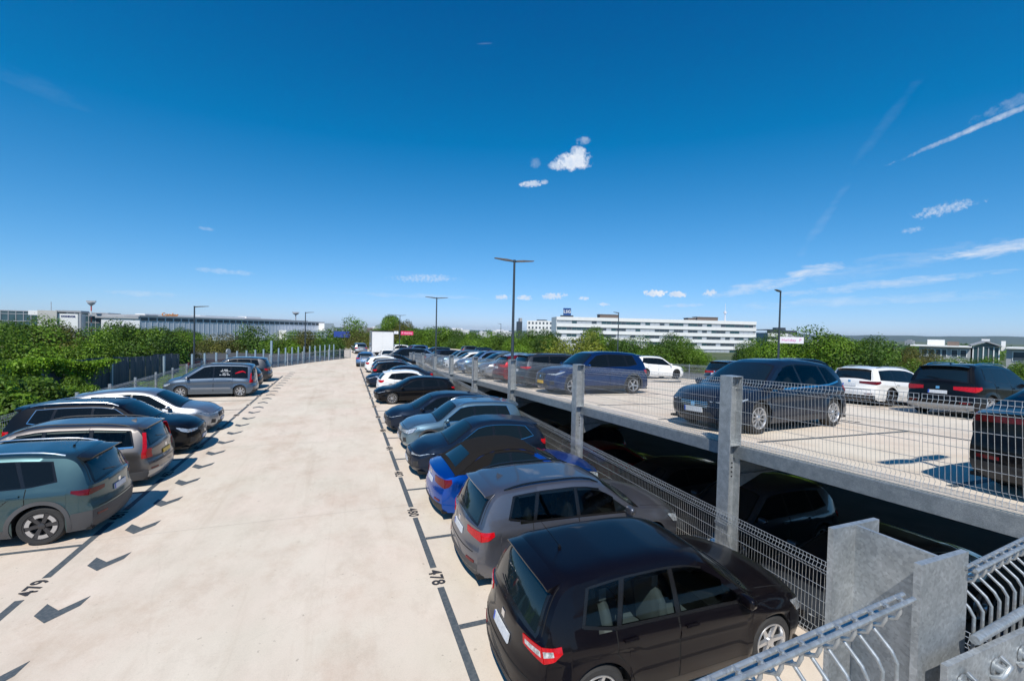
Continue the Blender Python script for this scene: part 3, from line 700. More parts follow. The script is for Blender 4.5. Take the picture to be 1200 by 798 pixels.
        for sg in (1, -1):
            xm = f0-.10; zm = float(s.belt(xm))+.075; q = s.S(np.array(xm), np.array(zm)); y0 = q[1]
            v = []; f = []; K_ = 8; N_ = 12
            for i in range(K_+1):
                a = math.pi*i/K_
                for j in range(N_):
                    t = 2*math.pi*j/N_
                    cx, cy, cz = math.cos(t)*math.sin(a), -math.cos(a), math.sin(t)*math.sin(a)
                    px = .085*math.copysign(abs(cx)**.7, cx); px = px if px > 0 else px*.45
                    v.append((q[0]+px, sg*(y0+.15+.105*math.copysign(abs(cy)**.75, cy)), zm+.02+.072*math.copysign(abs(cz)**.75, cz)))
            for i in range(K_):
                for j in range(N_): f.append((i*N_+j, i*N_+(j+1) % N_, (i+1)*N_+(j+1) % N_, (i+1)*N_+j))
            mb = MB(); mb.add(v, f); mb.tube([(q[0], sg*(y0-.02), zm-.045), (q[0], sg*(y0+.1), zm-.03)], .022, 6)
            mb.build('wing_mirror', kw.get('mirm', paint_m), root, 50)
        # --- wheels
        style = kw.get('rim', 5); tm_, rm_ = wheel_mesh(round(s.wr, 3), style, lod, kw.get('rimm', rim_m))
        for c in s.xw:
            for sg in (1, -1):
                e = empty('wheel'); e.parent = root
                e.matrix_local = Matrix.Translation((c-s.L/2, sg*(s.W/2-.135), s.wr))@Matrix.Rotation(0 if sg > 0 else math.pi, 4, 'Z')@Matrix.Rotation(random.random()*1.2, 4, 'Y')
                link(tm_, 'tyre', e); link(rm_, 'rim', e)
        # things seen through or printed on the windows are handled by callers
        return root
WM = {}; TIPS = []
def wheel_mesh(r, style, lod, rm):
    key = (r, style, lod > 0, rm.name)
    if key in WM: return WM[key]
    k = 40 if lod > 0 else 20; h = .105
    mb = MB(); rr = r*.70 if style != 'cap' else r*.66
    mb.lathe([(rr, -h+.01), (rr+.01, -h), (r*.9, -h-.004), (r-.018, -h+.012), (r-.004, -h+.035), (r, -.03), (r, .03), (r-.004, h-.035), (r-.018, h-.012), (r*.9, h+.004), (rr+.01, h), (rr, h-.012)], k)
    if lod > 0:                          # tread grooves
        for a in (-.045, 0, .045): mb.lathe([(r+.001, a-.004), (r+.003, a-.002), (r+.003, a+.002), (r+.001, a+.004)], k)
    o = mb.build('tyre', tyre_m, None, 40); tm = o.data; bpy.data.objects.remove(o)
    mb = MB(); hub = .055
    mb.lathe([(rr+.002, h-.012), (rr-.004, h+.002), (rr-.018, h+.002), (rr-.03, h-.02), (rr-.035, h-.06), (rr-.04, -h+.02), (.02, -h+.02)], k)
    n = {5: 5, 6: 6, 7: 7, 10: 10, 'y': 5, 'cap': 7, 'blk': 6}[style]; mb2 = MB()
    def spoke(a, wi, wo, r0=hub*.7, r1=None, z0=h-.025, z1=h-.012):
        r1 = r1 or rr-.012; c, s_ = math.cos(a), math.sin(a); v = []
        for (rad, w, y) in ((r0, wi, z0), (r1, wo, z1)):
            for (t, yy) in ((-w, y-.035), (w, y-.035), (w*.7, y), (-w*.7, y)):
                v.append((c*rad-s_*t, yy, s_*rad+c*t))
        mb2.add(v, [(0, 1, 2, 3), (7, 6, 5, 4), (0, 4, 5, 1), (1, 5, 6, 2), (2, 6, 7, 3), (3, 7, 4, 0)])
    for i in range(n):
        a = 2*math.pi*i/n
        if style == 'y':
            spoke(a-.16, .016, .013); spoke(a+.16, .016, .013)
        elif style == 10: spoke(a, .015, .017)
        elif style == 'cap': spoke(a, .028, .05)
        elif style == 'blk': spoke(a, .035, .055)
        elif style == 7: spoke(a, .022, .022)
        else: spoke(a, .034, .026)
    if style == 'blk':
        for i in range(6):
            a0 = 2*math.pi*(i+.5)/6; v = []
            for a in np.linspace(a0-.34, a0+.34, 5):
                for r_ in (rr*.66, rr*.97): v.append((r_*math.cos(a), h-.004, r_*math.sin(a)))
            for a in np.linspace(a0-.34, a0+.34, 5):
                for r_ in (rr*.66, rr*.97): v.append((r_*math.cos(a), h-.03, r_*math.sin(a)))
            tips = (v, [(2*j, 2*j+1, 2*j+3, 2*j+2) for j in range(4)]+[(10+2*j, 2*j, 2*j+2, 12+2*j) for j in range(4)])
            TIPS.append(tips)
    mb2.lathe([(.001, h-.005), (.03, h-.006), (hub, h-.012), (hub+.006, h-.05)], 16)
    mb.add(np.concatenate(mb2.v), mb2.f)
    o = mb.build('rim', rm, None, 35); me = o.data; bpy.data.objects.remove(o)
    # dark brake hub behind the spokes
    mb = MB(); mb.lathe([(.001, h-.065), (rr-.03, h-.07)], 24); off = len(me.vertices)
    me.materials.append(under_m)
    bm = bmesh.new(); bm.from_mesh(me); V = np.concatenate(mb.v); vs = [bm.verts.new(q) for q in V]
    for f in mb.f:
        try: g = bm.faces.new([vs[i] for i in f]); g.material_index = 1
        except ValueError: pass
    if TIPS:
        me.materials.append(rim_m)
        for V, Fs in TIPS:
            vs = [bm.verts.new(q) for q in V]
            for f in Fs: g = bm.faces.new([vs[i] for i in f]); g.material_index = 2
        TIPS.clear()
    bm.to_mesh(me); bm.free()
    WM[key] = (tm, me); return WM[key]

# ------------------------------------------------------------------ ground and decks
def sheet(name, poly, z, m, thick=.28, kind='structure', parent=None):
    """flat polygon that follows z(x, y), with an edge"""
    mb = MB(); n = len(poly); top = [(x, y, z(x, y)) for x, y in poly]; bot = [(x, y, z(x, y)-thick) for x, y in poly]
    f = [tuple(range(n)), tuple(range(2*n-1, n-1, -1))]
    for i in range(n): j = (i+1) % n; f.append((i, i+n, j+n, j))
    a = sum(poly[i][0]*poly[(i+1) % n][1]-poly[(i+1) % n][0]*poly[i][1] for i in range(n))
    if a < 0: f = [g[::-1] for g in f]
    mb.add(top+bot, f); o = mb.build(name, m, parent)
    if kind: tag(o, kind=kind)
    return o
def grass_mat():
    return mat('grass_ground', (.05, .075, .025), .95, noise=(.05, .9, (.085, .10, .04)))
gr = MB(); rad = 9000; pts = [(0, 0, -6.5)]; fs = []
for i in range(48): a = 2*math.pi*i/48; pts.append((rad*math.cos(a), rad*math.sin(a), -6.5))
for i in range(48): fs.append((0, 1+i, 1+(i+1) % 48))
gr.add(pts, fs); tag(gr.build('ground', grass_mat()), kind='structure')
soil = mat('soil', (.045, .05, .022), .95, noise=(.7, .8, (.07, .06, .035)))
sheet('embankment', [(-9.9, -20), (-9.9, 37), (-6.3, 45.5), (-1.6, 54), (0, 60), (-12, 75), (-75, 75), (-75, -20)], lambda x, y: -.75, soil, 5.7)

lane = sheet('lane_deck', [(-9.6, -9), (6.30, -9), (6.30, 50.4), (-3.25, 50.4), (-5.63, 45.4), (-9.6, 37.4)], zl, conc_m, .26)
sheet('far_deck', [(-3.25, 50.405), (6.30, 50.405), (6.30, 96), (.1, 96), (.1, 61), (.85, 58)], lambda x, y: zl(x, 50.4)+.002*(y-50.4), conc_m, .26)
XE = lambda y: 22.6+.14*(y-7.8)                           # outer edge of the upper deck
upper = sheet('upper_deck', [(6.56, -9), (11.76, -9), (11.76, 50.4), (6.56, 50.4)], zu, concu_m, .16)
upper2 = sheet('upper_deck', [(11.765, -9), (XE(-9), -9), (XE(50.4), 50.4), (11.765, 50.4)], zu, concu_m, .16)
sheet('far_upper_deck', [(6.305, 50.405), (11.76, 50.405), (11.76, 96), (6.305, 96)], zu, concu_m, .26); sheet('far_upper_deck', [(11.765, 50.405), (XE(50.4), 50.405), (XE(50.4)+3, 96), (11.765, 96)], zu, concu_m, .26)
lowz = lambda x, y: HU-BU*y-3.05
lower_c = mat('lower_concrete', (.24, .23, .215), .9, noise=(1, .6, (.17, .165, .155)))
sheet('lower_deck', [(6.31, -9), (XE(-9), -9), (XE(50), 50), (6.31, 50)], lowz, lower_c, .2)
mb = MB(); a_, b_ = XE(-9)+.005, XE(50.4)+.005; c_ = XE(50.4)+3.005
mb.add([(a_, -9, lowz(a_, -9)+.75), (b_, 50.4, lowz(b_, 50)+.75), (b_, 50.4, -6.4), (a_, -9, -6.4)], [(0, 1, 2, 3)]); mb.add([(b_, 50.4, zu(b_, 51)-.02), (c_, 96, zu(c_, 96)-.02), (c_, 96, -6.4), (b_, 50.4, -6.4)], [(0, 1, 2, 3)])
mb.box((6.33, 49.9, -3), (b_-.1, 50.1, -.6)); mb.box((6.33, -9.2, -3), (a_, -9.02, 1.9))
tag(mb.build('added_deck_wall', lower_c), kind='structure')  # unseen walls added to darken the lower deck; outer one lowered to admit skylight
mb = MB(); mb.box((5.9, -9, -6.4), (6.29, 50, -.5)); mb.box((-9.59, -9, -6.4), (-9.3, 37, -.5))
tag(mb.build('lane_deck_wall', lower_c), kind='structure')

# ------------------------------------------------------------------ painted markings on the lane
def mark(name, poly, z=zl, dz=.004, m=mark_m, parent=lane):
    mb = MB(); n = len(poly); a = sum(poly[i][0]*poly[(i+1) % n][1]-poly[(i+1) % n][0]*poly[i][1] for i in range(n))
    if a < 0: poly = poly[::-1]
    mb.add([(x, y, z(x, y)+dz) for x, y in poly], [tuple(range(n))]); return mb.build(name, m, parent)
def strip(name, x0, x1, y0, y1, **k): return mark(name, [(x0, y0), (x1, y0), (x1, y1), (x0, y1)], **k)
def text_mesh(body, size, m, name, mtx, parent=None, extrude=0., offset=0., align='CENTER', condense=1.):
    cu = bpy.data.curves.new(name, 'FONT'); cu.body = body; cu.size = size; cu.align_x = align; cu.align_y = 'CENTER'
    cu.extrude = extrude; cu.offset = offset; cu.resolution_u = 3; cu.space_character = 1.08
    t = bpy.data.objects.new('t', cu); COL.objects.link(t); dg = bpy.context.evaluated_depsgraph_get(); dg.update()
    me = bpy.data.meshes.new_from_object(t.evaluated_get(dg)); bpy.data.objects.remove(t); bpy.data.curves.remove(cu)
    me.materials.clear(); me.materials.append(m); me.transform(Matrix.Diagonal((condense, 1, 1, 1)))
    o = bpy.data.objects.new(name, me); COL.objects.link(o)
    if parent: o.parent = parent
    o.matrix_local = mtx; return o
XR, XL = 1.513, -4.375
prev = -8.9
for k in range(0, 16):                                   # right-hand line broken by the bay numbers
    yc = 7.16+2.70*(k-1)
    if k == 15: yc = 60
    strip('lane_line', XR-.055, XR+.055, prev, min(yc-.30, 44.0))
    if k == 15: break
    prev = yc+.30
    s_ = str(476+2*k)
    text_mesh(s_, .30, markn_m, 'bay_number', Matrix.Translation((XR-.015, yc, zl(XR, yc)+.006))@T_L@Matrix.Rotation(-math.pi/2, 4, 'Z'), lane, offset=.008, condense=.95)
for k in range(-3, 15): strip('bay_line', XR+.056, 6.2, 5.85+2.7*k-.05, 5.85+2.7*k+.05)
prev = -8.9
for k in range(0, 11):
    yc = 8.76+2.7*k
    if k == 10: yc = 60
    strip('lane_line', XL-.055, XL+.055, prev, min(yc-.33, 37.8))
    if k == 10: break
    prev = yc+.28
    text_mesh(str(479+2*k), .30, markn_m, 'bay_number', Matrix.Translation((XL, yc, zl(XL, yc)+.006))@T_L@Matrix.Rotation(math.pi/2, 4, 'Z'), lane, offset=.008, condense=.95)
for k in range(-3, 11): strip('bay_line', -9.3, XL-.056, 10.15+2.7*k-.045, 10.15+2.7*k+.045)
for k in range(-1, 8): strip('deck_joint', -9.4, 6.2, 3.9+6.4*k, 3.908+6.4*k, m=mat('joint_filler', (.42, .38, .33), .9), dz=.002)
CH = [(-3.97, 7.93), (-3.96, 8.21), (-3.73, 7.98), (-3.49, 8.26), (-3.51, 8.02), (-3.75, 7.7)]
for k in range(-1, 25):
    y0 = 1.35*k; dx = 0 if k < 5 else -.012*(k-5)
    p = [(x+dx, y+y0) for x, y in CH]
    if k >= 12: p = [(x, 2*(7.95+y0)-y) for x, y in p]
    mark('painted_arrow', p)
for k in range(-2, 20):                                  # upper deck
    y = 5.75+2.7*k
    if y < 48:
        strip('bay_line', 7.1, 11.7, y-.045, y+.045, z=zu, parent=upper); strip('bay_line', XE(y)-5.5, XE(y)-.4, y+1.3-.045, y+1.3+.045, z=zu, parent=upper2)
strip('lane_line', 11.6, 11.71, -8, 49, z=zu, parent=upper); mark('lane_line', [(XE(-8)-5.6, -8), (XE(-8)-5.5, -8), (XE(49)-5.5, 49), (XE(49)-5.6, 49)], z=zu, parent=upper2)
for k in range(-2, 16): text_mesh(str(612+2*k), .27, markn_m, 'bay_number', Matrix.Translation((11.95, 7.1+2.7*k, zu(11.95, 7.1+2.7*k)+.006))@T_U2@Matrix.Rotation(math.pi/2, 4, 'Z'), upper, offset=.008)

# ------------------------------------------------------------------ steel edge of the upper deck, columns, mesh fences
SLU = math.atan(-BU); SLL = math.atan(ALZ)
PY = [.40+5.36*k for k in range(0, 10)]                  # columns
def along(y0, y1, x, z0, m_, name, dx0, dx1, dz0, dz1, parent=None):
    """bar from y0 to y1 following the upper deck"""
    mb = MB(); v = []
    for y in (y0, y1):
        z = zu(x, y)
        v += [(x+dx0, y, z+dz0), (x+dx1, y, z+dz0), (x+dx1, y, z+dz1), (x+dx0, y, z+dz1)]
    mb.add(v, [(0, 1, 2, 3), (7, 6, 5, 4), (0, 4, 5, 1), (1, 5, 6, 2), (2, 6, 7, 3), (3, 7, 4, 0)])
    return mb.build(name, m_, parent)
eb = along(-8.9, 50.3, 6.5, 0, galvl_m, 'edge_beam', -.01, .0, -.235, -.02); tag(eb, 'long galvanised steel channel along the edge of the upper parking deck', 'steel beam')
along(-8.9, 50.3, 6.5, 0, galvl_m, 'beam_flange', -.0, .06, -.03, -.02, eb); along(-8.9, 50.3, 6.5, 0, galvl_m, 'beam_flange', -.0, .06, -.235, -.225, eb)
for k, y in enumerate(PY):
    mb = MB(); zt_ = zu(0, y)
    mb.box((6.62, y-.08, zt_-.55), (20.0, y+.08, zt_-.53)); mb.box((6.62, y-.006, zt_-.55), (20.0, y+.006, zt_-.30)); mb.box((6.62, y-.08, zt_-.31), (20.0, y+.08, zt_-.295))
    mb.add([(6.62, y-.012, zt_-.55), (7.3, y-.012, zt_-.55), (6.62, y-.012, zt_-.8)], [(0, 1, 2)])
    if y < 30: tag(mb.build('floor_beam', galvl_m), 'galvanised cross beam under the upper deck behind %s column from the stair' % ['the first', 'the second', 'the third', 'the fourth', 'the fifth', 'the sixth', 'the seventh', 'the eighth'][k], 'steel beam', 'cross beams under the upper deck')
def h_column(name, x, y, z0, z1, w=.18, d=.18, tf=.012, tw=.008, rot=0, stiff=()):
    """rolled H section with separate flanges and web; flanges face +-x in its own frame"""
    root = empty(name, (x, y, z0)); root.rotation_euler = (0, 0, rot); h = z1-z0
    for sx in (-1, 1):
        mb = MB(); a, b = sorted((sx*d/2, sx*(d/2-tf))); mb.box((a, -w/2, 0), (b, w/2, h)); o = mb.build('flange', galv_m, root)
    mb = MB(); mb.box((-d/2+tf, -tw/2, 0), (d/2-tf, tw/2, h-.002)); mb.build('web', galv_m, root)
    return root
for k, y in enumerate(PY):
    if k == 0: continue
    zt_ = zu(0, y)+1.22; x0 = 6.41
    c = h_column('steel_column', x0, y, -3, zt_, .25, .26, .016, .01)
    tag(c, ['', 'tall galvanised column beside the front of the dark blue compact van, widest of the row', 'galvanised column at the front wheel of the blue SUV on the upper deck',
            'galvanised column directly under the tall double headed lamp', 'galvanised column beside the red hatchback on the upper deck', 'galvanised column beside the silver blue SUV on the upper deck',
            'galvanised column under the second double headed lamp'][k] if k < 7 else 'small distant galvanised column at the far end of the mesh fence', 'column', 'columns along the upper deck edge')
    hh = zt_+3
    for zz in (hh-.012, hh-1.22+.0, ):
        mb = MB(); mb.box((-.113, -.124, zz), (.113, .124, zz+.012)); mb.build('stiffener_plate', galv_m, c)
    mb = MB()
    for i in range(4): mb.lathe([(.001, -.0), (.014, -.0), (.014, .014), (.001, .014)], 6, 'y', .06, -.019, hh-1.55-.08*i)
    tag(mb.build('bolt', under_m, c), kind='stuff')
    zd = zl(6.3, y)+3
    mb = MB(); mb.box((-.15, -.14, zd+.86), (-.131, .14, zd+.90)); mb.box((-.15, -.14, zd+.25), (-.131, .14, zd+.29)); mb.build('fence_clamp', galvw_m, c)
    mb = MB(); mb.add([(.131, -.01, hh-1.22-.235), (.131, .01, hh-1.22-.235), (.131, .01, hh-1.22-.62), (.131, -.01, hh-1.22-.62), (.34, -.01, hh-1.22-.30), (.34, .01, hh-1.22-.30)],
                      [(0, 4, 3), (1, 2, 5), (3, 4, 5, 2), (0, 1, 5, 4)]); mb.build('gusset', galv_m, c)

def mesh_panel_data(name, length, height, r=.0028, pitch=.05, fold=.035):
    mb = MB()
    prof = [(0, 0), (0, .06), (fold, .11), (0, .16), (0, height-.17), (-fold, height-.115), (0, height-.06), (0, height)]
    n = int(length/pitch)
    for i in range(n+1):
        y = i*pitch; mb.tube([(a, y, z) for a, z in prof], r, 4, False)
    hz = [.01, .065, .155]+list(np.linspace(.155, height-.175, max(3, int((height-.33)/.19)+1)))[1:]+[height-.115, height-.06, height-.005]
    for z in hz:
        a = -fold if abs(z-(height-.115)) < 1e-4 else 0
        mb.tube([(a+.004, 0, z), (a+.004, n*pitch, z)], r*1.35, 4, False)
    o = mb.build(name, galvw_m, None, 60); me = o.data; bpy.data.objects.remove(o); return me
PM_U = mesh_panel_data('mesh_panel', 2.56, 1.14, .0027); PM_L = mesh_panel_data('mesh_panel', 2.56, 1.12, .0034); PM_F = mesh_panel_data('mesh_panel', 2.5, 1.1, .006, .10)
def fence_run(label, cat, pts, zfun, data, height, x=0, group=None, post=True, postm=None, ph=1.15, name='mesh_fence', postw=.05):
    """pts: list of (x, y) post positions; one panel from each to the next"""
    root = empty(name, (pts[0][0], pts[0][1], zfun(*pts[0]))); tag(root, label, cat, group); inv = root.location
    for i, (a, b) in enumerate(zip(pts[:-1], pts[1:])):
        d = Vector((b[0]-a[0], b[1]-a[1], zfun(*b)-zfun(*a))); L = d.length; hz = math.hypot(d.x, d.y)
        m = Matrix.Translation(Vector((a[0], a[1], zfun(*a)))-inv)@Matrix.Rotation(math.atan2(d.y, d.x)-math.pi/2, 4, 'Z')@Matrix.Rotation(math.atan2(d.z, hz), 4, 'X')@Matrix.Diagonal((1, (L-.02)/data['len'] if False else (L-.03)/PLEN[data.as_pointer()], 1, 1))
        o = link(data, 'mesh_panel', root, mtx=m); o['kind'] = 'stuff'
    if post:
        me = None
        for p in pts:
            if me is None:
                mb = MB(); w = postw/2; mb.box((-w, -w, -.25), (w, w, ph)); o = mb.build('post', postm or galv_m, root); me = o.data; o.location = Vector((p[0], p[1], zfun(*p)))-inv
            else: link(me, 'post', root, Vector((p[0], p[1], zfun(*p)))-inv)
    return root
PLEN = {PM_U.as_pointer(): 2.55, PM_L.as_pointer(): 2.55, PM_F.as_pointer(): 2.5}
fence_run('galvanised mesh fence along the edge of the upper parking deck', 'fence', [(6.52, .4-8.04+2.68*k) for k in range(0, 22)], lambda x, y: zu(x, y)+.03, PM_U, 1.14, post=False)
fence_run('galvanised mesh fence in front of the cars on the right of the lane', 'fence', [(6.24, .4-8.04+2.68*k) for k in range(0, 19)], lambda x, y: zl(x, y)+.02, PM_L, 1.12, post=False)
fence_run('distant mesh guard across the end of the right parking row', 'fence', [(1.55, 44.6), (3.9, 44.6), (6.2, 44.6)], lambda x, y: zl(x, y)+.02, PM_F, 1.1)
LA = [(-9.5, -6+2.5*k) for k in range(17)]+[(-9.45, 37), (-8.4, 39.6), (-7.3, 41.9), (-6.2, 44.3), (-5.0, 46.6), (-3.9, 49), (-2.8, 51.2), (-1.6, 53.5), (-.4, 55.7), (.8, 58)]
fence_run('long mesh fence with pale posts curving round the left edge of the lane', 'fence', LA, lambda x, y: zl(x, y)+.02, PM_F, 1.1, ph=1.22, postw=.09)
for i, x in enumerate((6.9, 12, 17, 22)):
    pass
fence_run('mesh fence along the far right edge of the upper deck', 'fence', [(XE(-6+2.5*k)-.15, -6+2.5*k) for k in range(23)], lambda x, y: zu(x, y)+.02, PM_F, 1.1, ph=1.15)
def parapet():
    mb = MB(); v = []
    for y in (-8.9, 50.3):
        x = XE(y)-.05; z = zu(x, y); v += [(x-.03, y, z), (x+.03, y, z), (x+.03, y, z+.5), (x-.03, y, z+.5)]
    mb.add(v, [(0, 1, 2, 3), (7, 6, 5, 4), (0, 4, 5, 1), (1, 5, 6, 2), (2, 6, 7, 3), (3, 7, 4, 0)]); return mb.build('low_parapet', galvl_m)
parapet()['label'] = 'low grey metal parapet behind the white cars'
bpy.data.objects['low_parapet']['category'] = 'parapet'

# ------------------------------------------------------------------ landing railing and column close to the camera
colz = 3.70; cx0, cy0 = 1.30, .66
c = h_column('steel_column', cx0, cy0, -.2, colz, .19, .20, .014, .010, rot=R(90)); tag(c, 'big galvanised H column close up beside the landing railing', 'column')
def rod_panel(label, a, b, ztop, n, z1=1.05, first=0, r=.0042):
    """double rail at the top with bent rods below, every rod a part of its own"""
    root = empty('railing_panel', (a[0], a[1], ztop)); tag(root, label, 'railing', 'railing panels round the landing')
    d = Vector((b[0]-a[0], b[1]-a[1], 0)); L = d.length; d.normalize(); nrm = Vector((d.y, -d.x, 0))
    if nrm.y > 0: nrm = -nrm                       # towards the camera
    def P(t, o, z): return tuple(d*t+nrm*o+Vector((0, 0, z)))
    for o in (-.0085, .0085):
        mb = MB(); mb.tube([P(-.012, o, 0), P(L+.012, o, 0)], .0046, 12); mb.build('top_rail', railm, root, 60)
    for z, o in ((-.056, -.046), (-.80, .004)):
        mb = MB(); mb.tube([P(-.005, o, z), P(L+.005, o, z)], .0046, 10); mb.build('horizontal_rod', railm, root, 60)
    me = None; pitch = .05
    for i in range(n):
        t = L-.02-i*pitch if first == 0 else .02+i*pitch
        if me is None:
            mb = MB()
            pts = [(0, .001, .006), (0, .001, -.022), (0, -.004, -.036), (0, -.030, -.05), (0, -.046, -.056), (0, -.052, -.064), (0, -.046, -.074), (0, -.01, -.104), (0, .0, -.122), (0, 0, -.2), (0, 0, -z1)]
            mb.tube([P(0, o, z) for _, o, z in pts], .0037, 8); o_ = mb.build('vertical_rod', railm, root, 60); me = o_.data; o_.location = d*t
        else: link(me, 'vertical_rod', root, d*t)
        w = MB(); w.tube([P(0, -.010, .002), P(0, .010, .002)], .0036, 6)
        if i == 0: wo_ = w.build('weld', railm, root, 60); wme = wo_.data; wo_.location = d*t
        else: link(wme, 'weld', root, d*t)
    return root
rod_panel('railing panel at lower right corner, its double rail ending before the H column', (.2, .447), (1.022, .498), 3.70, 15)
rod_panel('railing panel cut by the right edge, starting behind the H column flange', (1.392, .551), (2.5, .646), 3.665, 20, first=1)
mb = MB(); mb.box((1.22, .515, 3.36), (2.0, .527, 3.50)); fb = mb.build('flat_bracket', galv_m); tag(fb, 'flat galvanised bracket bolted across the right railing panel', 'bracket')
mb = MB()
for x in (1.26, 1.40, 1.52):
    mb.tube([(x, .513, 3.43), (x, .497, 3.44), (x+.03, .495, 3.46), (x+.03, .513, 3.47)], .007, 8)
    mb.lathe([(.001, -.012), (.012, -.012), (.012, 0), (.022, 0), (.022, .004)], 8, 'y', x+.015, .510, 3.45)
mb.tube([(1.36, .53, 3.515), (2.2, .58, 3.515)], .010, 10)
tag(mb.build('clamp', railm, fb, 50), kind='stuff')

# ------------------------------------------------------------------ parked cars
PI = math.pi
G_R = 'cars parked along the right side of the lane'; G_Lf = 'cars parked along the left side of the lane'
G_U = 'cars parked along the edge of the upper deck'; G_U2 = 'cars parked along the far side of the upper deck'; G_W = 'cars parked in the dark lower deck'; G_E = 'cars parked at the far end of the deck'
def place(typ, end_x, y, facing, side, pm, label, group, lod=1, cat='car', zf=None, T=None, name='parked_car', **kw):
    """facing +1: nose to +x; end_x is the x of the end next to the lane (side 'lo' = low x end, 'hi' = high x end)"""
    c = Car(typ, **kw); x = end_x+(c.L/2 if side == 'lo' else -c.L/2)
    zf = zf or zl; T = T_L if T is None else T
    return c, c.make((x, y, zf(x, y)), (0 if facing > 0 else PI)+kw.get('rot', 0), pm, label, cat, group, T, lod, name)
black = paint('black', (.003, .003, .004), .2, .3, .05)
auber = paint('aubergine_black', (.003, .002, .004), .3, .3, .06)
grey = paint('mid_grey', (.145, .15, .175), .8, .36, .04)
blue = paint('bright_blue', (.001, .075, .42), .8, .36, .03)
navy = paint('navy', (.008, .016, .034), .4, .3, .05)
steelb = paint('steel_blue', (.16, .25, .31), .8, .36, .04)
petrol = paint('petrol_green', (.05, .095, .105), .8, .36, .04)
browng = paint('brown_grey', (.145, .134, .13), .8, .36, .06)
silver = paint('silver', (.34, .35, .37), .8, .36, .05)
vanb = paint('blue_grey', (.12, .155, .20), .8, .36, .06)
white = paint('white', (.74, .74, .73), 0, .35, .05)
cxblue = paint('deep_blue', (.008, .035, .13), .8, .36, .05)
redp = paint('red', (.28, .008, .012), .8, .36, .05)
dgrey = paint('dark_grey', (.05, .052, .058), .8, .36, .06)
lblue = paint('light_blue', (.14, .25, .42), .8, .36, .05)
greeng = paint('grey_green', (.13, .16, .155), .8, .36, .06)

# right-hand row, near to far
c, q = place('suv', 1.72, 4.72, 1, 'lo', auber, 'black compact SUV nearest the camera with red and white tail light', G_R, 2, L=4.22, H=1.61, W=1.80, tlw=True, tl=(.84, 1.0, .64, .34), aerial='rod', rim=6, see=True, clad=None, pr=.74, spx=.07, hm=auber, slant=.16, plate=plate_m)
c, q = place('suv', 1.88, 7.40, 1, 'lo', grey, 'mid grey SUV with roof rails, second from the camera on the right', G_R, 2, L=4.38, H=1.6, W=1.84, clad=None, valm=gplast, rails=blackg, aerial='fin', rim=5, rimm=rimd_m, tl=(.80, .95, .52, .36), slant=.14, hm=grey, spx=.09, see=True, seatm=cabin_m, valz=.44)
c, q = place('cabrio', 1.86, 9.98, 1, 'lo', blue, 'bright blue convertible SUV with black fabric soft top', G_R, 2, rim=5, tl=(.74, .93, .48, .28), tlm=redd_l, glass=glass_c)
c, q = place('hatch', 1.72, 12.62, -1, 'lo', navy, 'dark navy crossover with oval headlight, nose to the lane behind the blue convertible', G_R, 2, L=4.2, H=1.54, W=1.80, bf=.42, hl=(.70, .86, .56, .55), gr=(.34, .60, .55), glass=glass_c, trim=chrome, clad=plast)
c, q = place('suv', 1.80, 15.32, -1, 'lo', steelb, 'pale steel blue SUV with bright window line, nose to the lane', G_R, 2, L=4.5, H=1.64, W=1.86, hl=(.66, .84, .60, .40), gr=(.44, .66, .52), clad=gplast, trim=chrome, rails=chrome, glass=glass_c, aerial='fin')
c, q = place('hatch', 1.55, 18.02, -1, 'lo', navy, 'black crossover with slim lamps and bumper chrome, nose just over the lane line', G_R, 1, L=4.35, H=1.53, bf=.36, hl=(.66, .78, .5, .5), aerial='fin')
c, q = place('hatch', 1.55, 24.65, -1, 'lo', black, 'black hatchback with grey ten spoke wheel, nose towards the lane', G_R, 1, L=4.46, H=1.44, rim=10, rimm=rim_m, bf=.36)
c, q = place('hatch', 1.90, 27.9, 1, 'lo', white, 'white hatchback with red tail light towards the lane, between two black cars', G_R, 1, L=4.3, H=1.47, tl=(.76, .92, .55, .34), aerial='fin')
c, q = place('sedan', 1.42, 31.1, -1, 'lo', navy, 'dark blue coupe shaped car with long curved roof, nose to the lane', G_R, 1, L=4.6, H=1.45)
c, q = place('hatch', 1.95, 34.3, 1, 'lo', black, 'black hatchback with grey roof, its rear facing the lane', G_R, 1, L=4.2, H=1.5)
c, q = place('hatch', 1.75, 40.6, 1, 'lo', white, 'white car with orange red tail lights facing the lane, far along the right row', G_R, 0, tl=(.75, .95, .5, .3))
c, q = place('sedan', 2.6, 43.2, 1, 'lo', black, 'black saloon behind the white car with orange tail lights', G_R, 0)
c, q = place('van', 3.6, 47.9, -1, 'lo', navy, 'dark people carrier with long side windows, far along the right row', G_R, 0, L=4.9, H=1.85)
c, q = place('hatch', 2.1, 37.4, 1, 'lo', dgrey, 'dark grey hatchback before the white car with orange lights', G_R, 0)
c, q = place('hatch', 7.2, 54.5, 1, 'lo', lblue, 'light blue hatchback beyond the mesh guard', G_R, 0)
